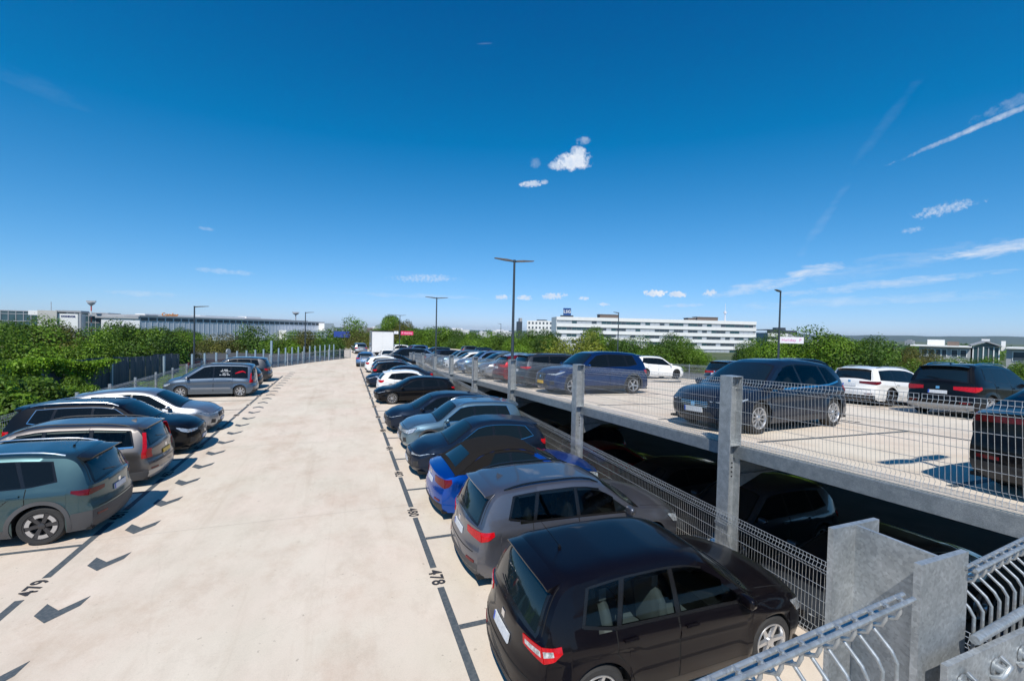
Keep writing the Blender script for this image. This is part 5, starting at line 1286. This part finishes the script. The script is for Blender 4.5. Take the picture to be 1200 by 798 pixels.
asp = mat('asphalt', (.05, .052, .055), .9, noise=(.8, .6, (.07, .07, .07)))
sheet('road', [(-11, 56), (-6, 52.5), (.5, 66), (-2, 110), (-30, 110), (-30, 70)], lambda x, y: -.7, asp, .2)

# ------------------------------------------------------------------ vegetation
def leaf_mat(name, c1, c2, c3):
    m = bpy.data.materials.new(name); m.use_nodes = True; n, l = m.node_tree.nodes, m.node_tree.links; b = n['Principled BSDF']; b.inputs['Roughness'].default_value = .55; b.inputs['Specular IOR Level'].default_value = .35
    g = n.new('ShaderNodeNewGeometry'); r = n.new('ShaderNodeValToRGB'); r.color_ramp.elements[0].color = (*c1, 1); r.color_ramp.elements[1].color = (*c3, 1); e = r.color_ramp.elements.new(.5); e.color = (*c2, 1)
    l.new(g.outputs['Random Per Island'], r.inputs[0])
    t = n.new('ShaderNodeTexCoord'); z = n.new('ShaderNodeTexNoise'); z.inputs['Scale'].default_value = 1.3; l.new(t.outputs['Object'], z.inputs['Vector'])
    q = n.new('ShaderNodeValToRGB'); q.color_ramp.elements[0].color = (.55, .55, .5, 1); q.color_ramp.elements[1].color = (1.25, 1.2, 1.0, 1); q.color_ramp.elements[0].position = .35; q.color_ramp.elements[1].position = .65; l.new(z.outputs[0], q.inputs[0])
    x = n.new('ShaderNodeMixRGB'); x.blend_type = 'MULTIPLY'; x.inputs[0].default_value = 1; l.new(r.outputs[0], x.inputs[1]); l.new(q.outputs[0], x.inputs[2]); l.new(x.outputs[0], b.inputs['Base Color'])
    tr = n.new('ShaderNodeBsdfTranslucent'); l.new(x.outputs[0], tr.inputs[0]); mx = n.new('ShaderNodeMixShader'); mx.inputs[0].default_value = .32; l.new(b.outputs[0], mx.inputs[1]); l.new(tr.outputs[0], mx.inputs[2]); l.new(mx.outputs[0], n['Material Output'].inputs[0])
    return m
lf_g = leaf_mat('leaf_green', (.075, .165, .010), (.125, .25, .018), (.20, .33, .03))
lf_d = leaf_mat('leaf_dark_green', (.045, .11, .012), (.075, .165, .018), (.12, .22, .025))
lf_y = leaf_mat('leaf_yellow_green', (.15, .20, .02), (.22, .27, .03), (.28, .32, .04))
lf_b = leaf_mat('leaf_brownish_green', (.09, .105, .02), (.14, .15, .03), (.20, .19, .05))
lf_l = leaf_mat('leaf_bright_green', (.12, .24, .012), (.18, .34, .02), (.25, .42, .03))
barkm = mat('bark', (.07, .055, .04), .9, noise=(6, .6, (.04, .03, .025)))
def leaf_cloud(name, m, n, size, seed, blobs=16, shape=(1, 1, 1), up=.25, droop=0., inner=.25):
    """leaves spread over clumps; returns mesh of a crown about 2 units across, base at z = 0, top at z = 2*shape z"""
    rg = np.random.default_rng(seed); cs = []; 
    for i in range(blobs):
        d = rg.normal(size=3); d /= np.linalg.norm(d); r_ = rg.uniform(.35, .74); c = d*r_; cs.append((c, rg.uniform(.18, .36)))
    cs.append((np.zeros(3), .55))
    w = np.array([r**2 for _, r in cs]); w /= w.sum(); idx = rg.choice(len(cs), n, p=w)
    C = np.array([c for c, _ in cs])[idx]; Rr = np.array([r for _, r in cs])[idx]
    d = rg.normal(size=(n, 3)); d /= np.linalg.norm(d, axis=1, keepdims=True)
    rad = Rr*(1-rg.random(n)**2*inner-.0)+rg.normal(size=n)*.03
    P = C+d*rad[:, None]; N = d*.9+rg.normal(size=(n, 3))*.45+[0, 0, up]; N /= np.linalg.norm(N, axis=1, keepdims=True)
    t = rg.normal(size=(n, 3)); t -= (t*N).sum(1, keepdims=True)*N; t /= np.linalg.norm(t, axis=1, keepdims=True); b = np.cross(N, t)
    s = size*rg.uniform(.55, 1.5, n)[:, None]; fold = N*s*.18
    sh = np.array(shape); P = P*sh+[0, 0, sh[2]]
    V = np.stack([P-t*s*.75, P+b*s*.42+fold, P+t*s*.75, P-b*s*.42+fold], 1).reshape(-1, 3)
    lo, hi = np.percentile(V[:, 2], (1, 99.6)); V[:, 2] = (V[:, 2]-lo)/(hi-lo); V[:, :2] /= np.percentile(np.abs(V[:, :2]), 98)
    F_ = np.arange(4*n).reshape(-1, 4)
    me = bpy.data.meshes.new(name); me.vertices.add(4*n); me.vertices.foreach_set('co', V.ravel()); me.loops.add(4*n); me.loops.foreach_set('vertex_index', F_.ravel()); me.polygons.add(n)
    me.polygons.foreach_set('loop_start', np.arange(0, 4*n, 4)); me.update(calc_edges=True); me.materials.append(m); return me
def trunk_mesh(seed):
    rg = random.Random(seed); mb = MB(); mb.tube([(0, 0, -.02), (.02, .01, .3), (rg.uniform(-.05, .05), 0, .8), (0, .03, 1.4)], [.075, .06, .045, .02], 8)
    for i in range(6):
        a = rg.uniform(0, 6.28); z0 = rg.uniform(.2, .9); mb.tube([(0, 0, z0), (.3*math.cos(a), .3*math.sin(a), z0+.25), (.62*math.cos(a), .62*math.sin(a), z0+.5)], [.035, .025, .01], 6)
    o = mb.build('trunk', barkm, None, 60); me = o.data; bpy.data.objects.remove(o); return me
TR = [trunk_mesh(i) for i in range(2)]
CR = {'g': [leaf_cloud('crown', lf_g, 26000, .027, 1, 30), leaf_cloud('crown', lf_g, 26000, .027, 2, 34), leaf_cloud('crown', lf_g, 24000, .031, 12, 24)], 'd': [leaf_cloud('crown', lf_d, 26000, .028, 3, 30), leaf_cloud('crown', lf_d, 24000, .028, 4, 26)],
      'y': [leaf_cloud('crown', lf_y, 24000, .027, 5, 28)], 'b': [leaf_cloud('crown', lf_b, 22000, .027, 6, 30)]}
fwd = Vector((.36, .933, 0)).normalized(); rgt = Vector((.933, -.36, 0)).normalized()
def tree(x, y, ztop, r, kind, label, group, zbase=GZ, hscale=None, name='tree'):
    """crown of radius r whose top is at ztop"""
    me = random.choice(CR[kind]); hz = hscale or 1.0
    hc = 2*r*1.0*hz; zb = ztop-hc
    root = empty(name, (x, y, zbase)); tag(root, label, 'tree' if name == 'tree' else 'shrub', group)
    c = link(me, 'crown', root); c.location = (0, 0, zb-zbase); c.scale = (r, r, hc); c.rotation_euler = (0, 0, random.uniform(0, 6.28))
    t = link(random.choice(TR), 'trunk', root); t.location = (0, 0, 0); t.scale = (r*.8, r*.8, (zb-zbase+hc*.55)/1.4)
    return root
# px, crown top y, half width px (all measured in the 1200 px photograph and turned into ground positions), distance
TL = []
def atpix(px, d):
    a = R(21.15)+math.atan((px-600)/510)
    dd = d/math.cos(math.atan((px-600)/510)); return dd*math.sin(a), dd*math.cos(a)
def ztop(px, py, d):
    hor = 388-.0224*(600-px); return 4.2+(hor-py)*d/510
TREES = [(-30.3, 54.6, 3.36, 3.83, 'g', -12), (-30.6, 59.0, 3.77, 3.17, 'g', 22), (-33.2, 66.4, 4.54, 3.02, 'g', 40), (-28.7, 60.4, 3.29, 3.25, 'b', 62), (-29.0, 64.8, 3.46, 3.22, 'd', 86), (-24.5, 58.8, 3.39, 3.17, 'g', 112), (-26.3, 68.1, 3.95, 3.11, 'd', 136), (-23.8, 65.0, 3.69, 2.71, 'g', 152), (-21.9, 64.2, 3.83, 3.22, 'd', 172), (-20.8, 65.9, 3.23, 2.48, 'g', 192), (-20.7, 70.2, 2.97, 2.35, 'b', 208), (-31.4, 114.0, 3.18, 2.15, 'd', 222), (-24.4, 95.2, 2.29, 3.2, 'g', 236), (-20.1, 91.4, 2.43, 3.85, 'b', 262), (-17.4, 92.5, 2.78, 2.74, 'g', 284), (-14.6, 91.4, 3.78, 4.66, 'd', 303), (-11.2, 90.1, 2.77, 3.46, 'g', 326), (-9.3, 93.7, 3.08, 3.61, 'g', 342), (-6.6, 92.6, 2.99, 3.58, 'b', 360), (-3.4, 93.5, 3.37, 4.05, 'g', 381), (-2.0, 80.1, 2.35, 2.78, 'd', 388), (0.2, 96.4, 5.9, 4.2, 'g', 404), (2.5, 84.8, 3.72, 4.09, 'b', 420), (5.8, 99.6, 2.77, 4.83, 'g', 436), (7.9, 114.9, 4.95, 2.28, 'g', 442), (11.1, 113.6, 7.18, 3.29, 'g', 458), (13.7, 107.3, 6.09, 3.36, 'b', 474), (15.6, 101.2, 4.1, 4.11, 'g', 488), (18.7, 100.0, 4.17, 4.09, 'g', 505), (22.9, 103.7, 4.87, 4.29, 'g', 522), (25.1, 97.5, 3.94, 3.62, 'd', 540), (26.6, 91.6, 3.64, 3.86, 'g', 556), (28.4, 85.5, 3.92, 3.66, 'g', 575), (31.2, 84.4, 3.99, 3.25, 'd', 592), (30.3, 74.0, 3.92, 2.89, 'g', 610), (33.7, 77.0, 4.28, 2.65, 'd', 622), (34.7, 72.3, 4.34, 2.35, 'd', 640), (36.9, 66.1, 3.85, 4.59, 'y', 672), (45.3, 73.6, 5.05, 1.93, 'g', 694), (43.0, 64.9, 3.38, 3.12, 'g', 712), (44.8, 62.0, 3.04, 2.71, 'd', 734), (47.3, 61.1, 3.53, 3.41, 'g', 752), (51.6, 61.5, 3.89, 3.52, 'd', 774), (53.2, 58.8, 3.39, 3.11, 'g', 796), (55.4, 57.9, 2.28, 2.43, 'g', 812), (68.8, 59.2, 2.96, 2.31, 'd', 873), (52.3, 41.9, 3.82, 2.53, 'g', 896), (50.7, 38.3, 4.53, 2.91, 'g', 916), (51.9, 35.7, 5.2, 4.13, 'g', 948), (54.7, 34.6, 4.76, 3.4, 'g', 978), (55.0, 32.3, 4.2, 3.06, 'd', 1004), (57.4, 31.4, 3.77, 2.84, 'g', 1030), (64.1, 33.1, 3.15, 2.53, 'b', 1052), (73.7, 35.8, 3.33, 2.21, 'b', 1074), (70.6, 32.7, 2.67, 3.27, 'g', 1092), (73.9, 31.5, 2.63, 3.02, 'g', 1124), (82.0, 32.6, 2.71, 2.63, 'd', 1150), (78.8, 29.6, 2.86, 3.41, 'g', 1172), (78.5, 27.5, 2.55, 3.02, 'g', 1198), (80.9, 26.6, 2.71, 3.98, 'g', 1222)]

LBL = {-12: 'leftmost green tree, cut by the left edge above the ivy', 22: 'green tree top left, in front of the glass facade', 40: 'rounded green tree rising in front of the glass facade left of the stair tower', 62: 'brownish green tree right under the stair tower', 86: 'dark green tree just right of the stair tower',
 112: 'green tree below the radar mast', 136: 'dark tree in front of the white end of the long hall', 152: 'green tree under the corner of the long hall', 172: 'dark tree below the orange roof lettering', 192: 'green tree just right of the orange roof lettering', 208: 'brownish tree left of the slim lamp post', 222: 'dark tree behind the slim lamp post', 236: 'green tree right of the slim lamp post',
 262: 'brownish tree between the slim lamp and the big round tree', 284: 'green tree touching the left of the big round tree', 326: 'green tree touching the right of the big round tree', 342: 'green tree left of the lamp at the curved fence', 360: 'brownish tree behind the lamp at the curved fence', 381: 'green tree under the right end of the long hall', 388: 'low dark tree right of the long hall, above the curved fence',
 420: 'brownish tree left edge of the box truck', 436: 'green tree behind the box truck', 442: 'thin pointed tree above the box truck', 474: 'brownish tree behind the pink sign', 488: 'green tree right of the pink sign', 505: 'green tree left of the second double lamp', 522: 'rounded green tree right of the second double lamp', 540: 'dark tree between the two double lamps', 556: 'green tree between the two double lamps, nearer the tall one',
 575: 'green tree just left of the tall double lamp', 592: 'dark tree directly behind the tall double lamp', 610: 'green tree just right of the tall double lamp', 622: 'dark tree below the small white block', 640: 'dark tree left of the yellow green tree', 712: 'green tree left of the lamp in front of the office block', 734: 'dark tree right of the lamp in front of the office block', 752: 'green tree above the blue SUV roof', 774: 'dark tree above the white SUV', 796: 'green tree right above the white SUV bonnet', 812: 'lowest green tree under the office block',
 873: 'dark tree at the right end of the office block', 896: 'green tree just left of the lamp with the white sign', 916: 'green tree behind the white and pink sign', 978: 'green tree next right of the largest tree by the sign', 1004: 'dark tree above the roof of the white estate', 1030: 'green tree above the bonnet of the white estate', 1052: 'brownish tree between the white estate and the black SUV', 1074: 'small brownish tree at the left end of the low grey building', 1092: 'green tree in front of the low grey building windows', 1124: 'green tree above the black SUV roof', 1150: 'dark tree in front of the glazed entrance', 1172: 'green tree right of the glazed entrance', 1198: 'green tree cut by the right edge', 1222: 'green tree outside the right edge'}
KIND = {'g': 'mid green', 'd': 'dark green', 'y': 'yellow green', 'b': 'brownish green'}
for x, y, zt_, r, k, px in TREES:
    if px < 215: reg, g = 'tree in the dense row behind the corrugated sheet wall', 'trees behind the sheet wall'
    elif px < 400: reg, g = 'tree standing in front of the long blue grey hall', 'trees in front of the long hall'
    elif px < 660: reg, g = 'tree beyond the far end of the parking deck', 'trees beyond the far end of the deck'
    elif px < 870: reg, g = 'tree in front of the white office block', 'trees in front of the office block'
    else: reg, g = 'tree beyond the right edge of the upper deck', 'trees beyond the right edge of the deck'
    lb = KIND[k]+' '+reg
    if px == 303: lb = 'big round dark green tree in front of the middle of the long hall'
    if px == 404: lb = 'broad green tree with a blue banner showing through it, left of the box truck'
    if px == 458: lb = 'tallest tree behind the box truck, rising into the sky'
    if px == 672: lb = 'wide yellow green tree at the left end of the office block'
    if px == 694: lb = 'narrow pointed green tree beside the yellow green one'
    if px == 948: lb = 'largest rounded tree beside the white and pink sign on the right'
    lb = LBL.get(px, lb)
    narrow = px in (694,)
    tree(x, y, zt_+random.uniform(-.25, .25)-(.9 if px > 1080 else 0), r*random.uniform(.95, 1.05)*(.9 if px > 1080 else 1.15), k, lb, g, GZ, 2.2 if narrow else (1.3 if px in (404, 458, 474, 303) else 1.05))
for i, (x, y, zt_, r, k) in enumerate([(-37, 47, 3.6, 4.2, 'd'), (-41, 39, 3.8, 4.4, 'g'), (-33, 36, 3.0, 3.8, 'g'), (-30, 27, 2.8, 3.6, 'd'), (-38, 26, 3.8, 4.2, 'g'), (-28, 17, 2.6, 3.6, 'g'), (-36, 14, 3.6, 4, 'b'), (-27, 7, 2.8, 3.6, 'g'), (-46, 55, 4.2, 4.8, 'g'), (-52, 46, 4.4, 5, 'd')]):
    tree(x, y, zt_, r, k, KIND[k]+' tree on the embankment outside the left edge of the photo', 'trees outside the left edge', -.8, .8)
for i, (x, y, zt_, r, k) in enumerate([(82, 19, 2.6, 4, 'g'), (80, 11, 2.8, 4.2, 'd'), (83, 3, 2.6, 4, 'g'), (72, 6, 2.0, 3.6, 'g'), (70, 16, 2.2, 3.4, 'g')]):
    tree(x, y, zt_, r, k, KIND[k]+' tree outside the right edge of the photo', 'trees outside the right edge')
bsg = empty('blue_banner', (-.2, 96.5, 1.7)); tag(bsg, 'blue banner half hidden by the broad tree left of the box truck', 'banner'); bx('banner_panel', mat('banner_blue', (.02, .06, .30), .6), bsg, (-1.6, -5.5, .5), (1.4, -5.3, 1.7)); bx('post', wallg, bsg, (-2.0, -5.3, -6), (-1.9, -5.2, .4)); bx('post', wallg, bsg, (1.8, -5.3, -6), (1.9, -5.2, .4))
SH = {'g': [leaf_cloud('crown', lf_g, 22000, 0.038, 31, 16), leaf_cloud('crown', lf_g, 22000, 0.041, 32, 18)], 'l': [leaf_cloud('crown', lf_l, 22000, 0.038, 33, 18)], 'd': [leaf_cloud('crown', lf_g, 22000, 0.041, 34, 16)]}
def shrub(x, y, zt_, r, k, label):
    root = empty('shrub', (x, y, -.8)); tag(root, label, 'shrub', 'shrubs between the left fence and the sheet wall'); h = (zt_+.9)
    c = link(random.choice(SH[k]), 'crown', root); c.scale = (r, r, h); c.rotation_euler = (0, 0, random.uniform(0, 6.28)); c.location = (0, 0, -.15)
SHN = 0
SHL = ['beside the rear of the black seven seat SUV', 'against the ivy, left edge of the photo', 'behind the roof of the silver SUV', 'below the left end of the ivy', 'above the windscreen of the silver SUV', 'at the foot of the ivy', 'left of the wall post', 'above the bonnet of the silver SUV', 'right under the first pale wall post', 'close to the fence left of the van', 'in front of the visible wall sheets', 'by the fence posts left of the van nose', 'between van nose and wall', 'at the base of the slim lamp', 'right of the slim lamp base', 'behind the van roof', 'far left front of the embankment', 'far left rear of the embankment', 'deep left behind the front shrubs', 'deep left under the ivy', 'nearest on the embankment', 'near left back of the embankment', 'by the curve of the fence', 'farthest along the curved fence', 'tall against the ivy by the left edge', 'tall one reaching the ivy top', 'tall one left of the dark wall sheets', 'small one in front of the dark wall sheets']
for x, y, zt_, r, k in [(-11.3, 19.5, .9, 1.5, 'g'), (-13.2, 21.5, 1.7, 1.7, 'g'), (-11.5, 22.0, 1.15, 1.5, 'g'), (-12.9, 24.2, 1.75, 1.7, 'd'), (-11.2, 24.6, .85, 1.5, 'g'), (-13.6, 26.2, 1.6, 1.5, 'g'), (-12.2, 26.6, 1.0, 1.4, 'g'), (-11.0, 27.2, .45, 1.3, 'g'),
    (-12.6, 28.9, .75, 1.3, 'g'), (-11.2, 29.6, .25, 1.2, 'g'), (-11.9, 31.4, .2, 1.1, 'l'), (-10.8, 32.2, .15, 1.1, 'l'), (-11.2, 34.2, .55, 1.2, 'l'), (-10.7, 36.2, .85, 1.2, 'l'), (-10.4, 38.3, 1.1, 1.1, 'l'), (-9.6, 40.2, .8, 1.0, 'g'), (-11.4, 16.5, .9, 1.6, 'g'), (-13.6, 18.5, 1.5, 1.8, 'd'), (-15.5, 22, 1.6, 1.8, 'g'), (-14.8, 24.6, 1.75, 1.4, 'g'), (-11.4, 13, .8, 1.7, 'g'), (-14.5, 14.5, 1.4, 2, 'g'),
    (-8.6, 42.6, .5, .9, 'g'), (-7.6, 44.6, .3, .9, 'g'), (-14.4, 26.0, 2.35, 1.5, 'g'), (-13.5, 24.0, 2.25, 1.6, 'g'), (-12.6, 22.4, 2.0, 1.5, 'd'), (-12.9, 28.4, 1.35, 1.0, 'g')]:
    shrub(x, y, zt_, r, k, {'g': 'leafy green shrub ', 'l': 'bright yellow green shrub ', 'd': 'dark green shrub '}[k]+SHL[SHN]); SHN += 1
def leaf_mesh(name, m, P, size, rg, up=.3):
    n = len(P); N = rg.normal(size=(n, 3))*.7+[0, 0, up]; N /= np.linalg.norm(N, axis=1, keepdims=True)
    t = rg.normal(size=(n, 3)); t -= (t*N).sum(1, keepdims=True)*N; t /= np.linalg.norm(t, axis=1, keepdims=True); b = np.cross(N, t)
    s = np.asarray(size)*rg.uniform(.6, 1.4, n); s = s[:, None]
    V = np.stack([P-t*s*.75, P+b*s*.45, P+t*s*.75, P-b*s*.45], 1).reshape(-1, 3); F_ = np.arange(4*n)
    me = bpy.data.meshes.new(name); me.vertices.add(4*n); me.vertices.foreach_set('co', V.ravel()); me.loops.add(4*n); me.loops.foreach_set('vertex_index', F_); me.polygons.add(n); me.polygons.foreach_set('loop_start', np.arange(0, 4*n, 4)); me.update(calc_edges=True); me.materials.append(m)
    o = bpy.data.objects.new(name, me); COL.objects.link(o); return o
rg = np.random.default_rng(5)
F0 = np.array([-22.3, 9.38]); dv = np.array([.3875, .9219]); nv = np.array([.9219, -.3875])
n = 26000; t = 6+rg.random(n)**.8*18.6; top = 2.0+.35*np.sin(t*1.3)*.5+.25*np.sin(t*.6+1)
depth = np.clip(.15+rg.random(n)**1.6*(1.5+1.0*np.sin(t*1.7)+.9*np.clip((22-t)/6, 0, 1)), .1, 3.2)*np.clip((25.0-t)/3, .25, 1)
z = top-depth*rg.random(n)**.7; o_ = rg.normal(size=n)*.28+.12
P = np.stack([F0[0]+dv[0]*t+nv[0]*o_, F0[1]+dv[1]*t+nv[1]*o_, z], 1)
iv = leaf_mesh('ivy', lf_l, P, .085, rg, .5); tag(iv, kind='stuff')
n = 16000; t = 27+rg.random(n)*18; o_ = -1.0+rg.normal(size=n)*.9-1.2; z = 1.4+rg.random(n)*.9
# undergrowth on the embankment
n = 42000; x = rg.uniform(-30, -9.95, n); y = rg.uniform(6, 40, n); z = -.72+.35*rg.random(n)**2
tag(leaf_mesh('ground_cover', lf_g, np.stack([x, y, z], 1), .13, rg, .9), kind='stuff')
# far woodland that reads as one mass
def woodland(name, m, rows, seed):
    rg = np.random.default_rng(seed); Ps = []; S_ = []
    for d, ztp, amp, rad, cnt, nl in rows:
        for i in range(cnt):
            a = R(rg.uniform(-36, 78)); dd = d*rg.uniform(.9, 1.12); r = rad*rg.uniform(.7, 1.35); zt_ = ztp+rg.normal()*amp
            if R(25) < a < R(51) and dd < 430: continue
            if R(57) < a and dd < 360: continue
            if R(-27) < a < R(-1) and dd < 520: continue
            u = rg.normal(size=(nl, 3)); u /= np.linalg.norm(u, axis=1, keepdims=True); u[:, 2] = np.abs(u[:, 2])*1.1-.45
            q = u*r*(1-.3*rg.random(nl)[:, None]**2)*[1.15, 1.15, .9]+[dd*math.sin(a), dd*math.cos(a), zt_-r*.9]
            q += rg.normal(size=q.shape)*r*.08; Ps.append(q); S_.append(np.full(nl, r*.17))
    return tag(leaf_mesh(name, m, np.concatenate(Ps), np.concatenate(S_), rg, .4), kind='stuff')
woodland('woodland', lf_d, [(135, -.2, .9, 4.2, 70, 330), (175, .4, 1.0, 5, 70, 260), (230, 1.0, 1.2, 6, 80, 200), (330, 1.2, 1.4, 8, 80, 150), (480, 1.2, 1.5, 10, 90, 120), (700, 2.0, 2, 14, 90, 100), (1100, 2.2, 2.5, 20, 90, 80), (1700, 4, 3, 30, 100, 60)], 1)
woodland('woodland', lf_g, [(125, -.6, .8, 4, 50, 330), (160, .2, 1.0, 5, 60, 260), (260, .6, 1.2, 6, 70, 200), (420, 1.0, 1.5, 9, 70, 120), (900, 1.8, 2, 16, 60, 90)], 2)
# town specks and a distant ridge
town = mat('town_white', (.6, .6, .62), .8)
for i in range(34):
    a = R(RNG.uniform(-8, 72)); d = RNG.uniform(520, 1500); w_ = RNG.uniform(12, 40); h_ = RNG.uniform(7, 13)
    if R(25) < a < R(53) or (a > R(53) and d < 1000): continue
    mb = MB(); mb.box((-w_/2, -6, 0), (w_/2, 6, h_)); mb.box((-w_/4, -4, h_), (w_/5, 4, h_+2)); o = mb.build('distant_house', [town, wallg, brown_b][i % 3]); o.location = (d*math.sin(a), d*math.cos(a), GZ); o.rotation_euler = (0, 0, -a+RNG.uniform(-.5, .5))
    tag(o, ['tiny white building on the horizon among distant trees', 'tiny grey building on the horizon among distant trees', 'tiny brown building on the horizon among distant trees'][i % 3], 'building', 'tiny distant buildings on the horizon')
rm_ = mat('far_ridge', (.030, .055, .045), .95, noise=(.004, .8, (.045, .075, .05)))
mb = MB(); v = []; f = []; n = 160
for i in range(n+1):
    a = R(-50+140*i/n); az = math.degrees(a); hh = np.interp(az, [-50, 10, 30, 60, 75, 90], [6, 9, 18, 46, 60, 60])+3*math.sin(i*.7)+2*math.sin(i*1.9)+RNG.uniform(-1.2, 1.2)
    for d, z in ((4600, GZ), (5000, GZ+hh*.75), (5400, GZ+hh), (6600, GZ+hh*.7)): v.append((d*math.sin(a), d*math.cos(a), z))
for i in range(n):
    for j in range(3): f.append((i*4+j, i*4+4+j, i*4+5+j, i*4+1+j))
mb.add(v, f); tag(mb.build('hills', rm_, None, 60), kind='structure')

# ------------------------------------------------------------------ air
HAZE = 1
if HAZE:
    mb = MB(); mb.box((-9100, -9100, -7.5), (9100, 9100, 72)); hz_ = mb.build('haze'); tag(hz_, kind='stuff')
    hm_ = bpy.data.materials.new('haze_air'); hm_.use_nodes = True; n = hm_.node_tree.nodes; n.clear()
    pv = n.new('ShaderNodeVolumePrincipled'); pv.inputs['Density'].default_value = 8e-5; pv.inputs['Color'].default_value = (.80, .90, 1, 1); pv.inputs['Anisotropy'].default_value = .2
    ou = n.new('ShaderNodeOutputMaterial'); hm_.node_tree.links.new(pv.outputs[0], ou.inputs['Volume']); hz_.data.materials.append(hm_)
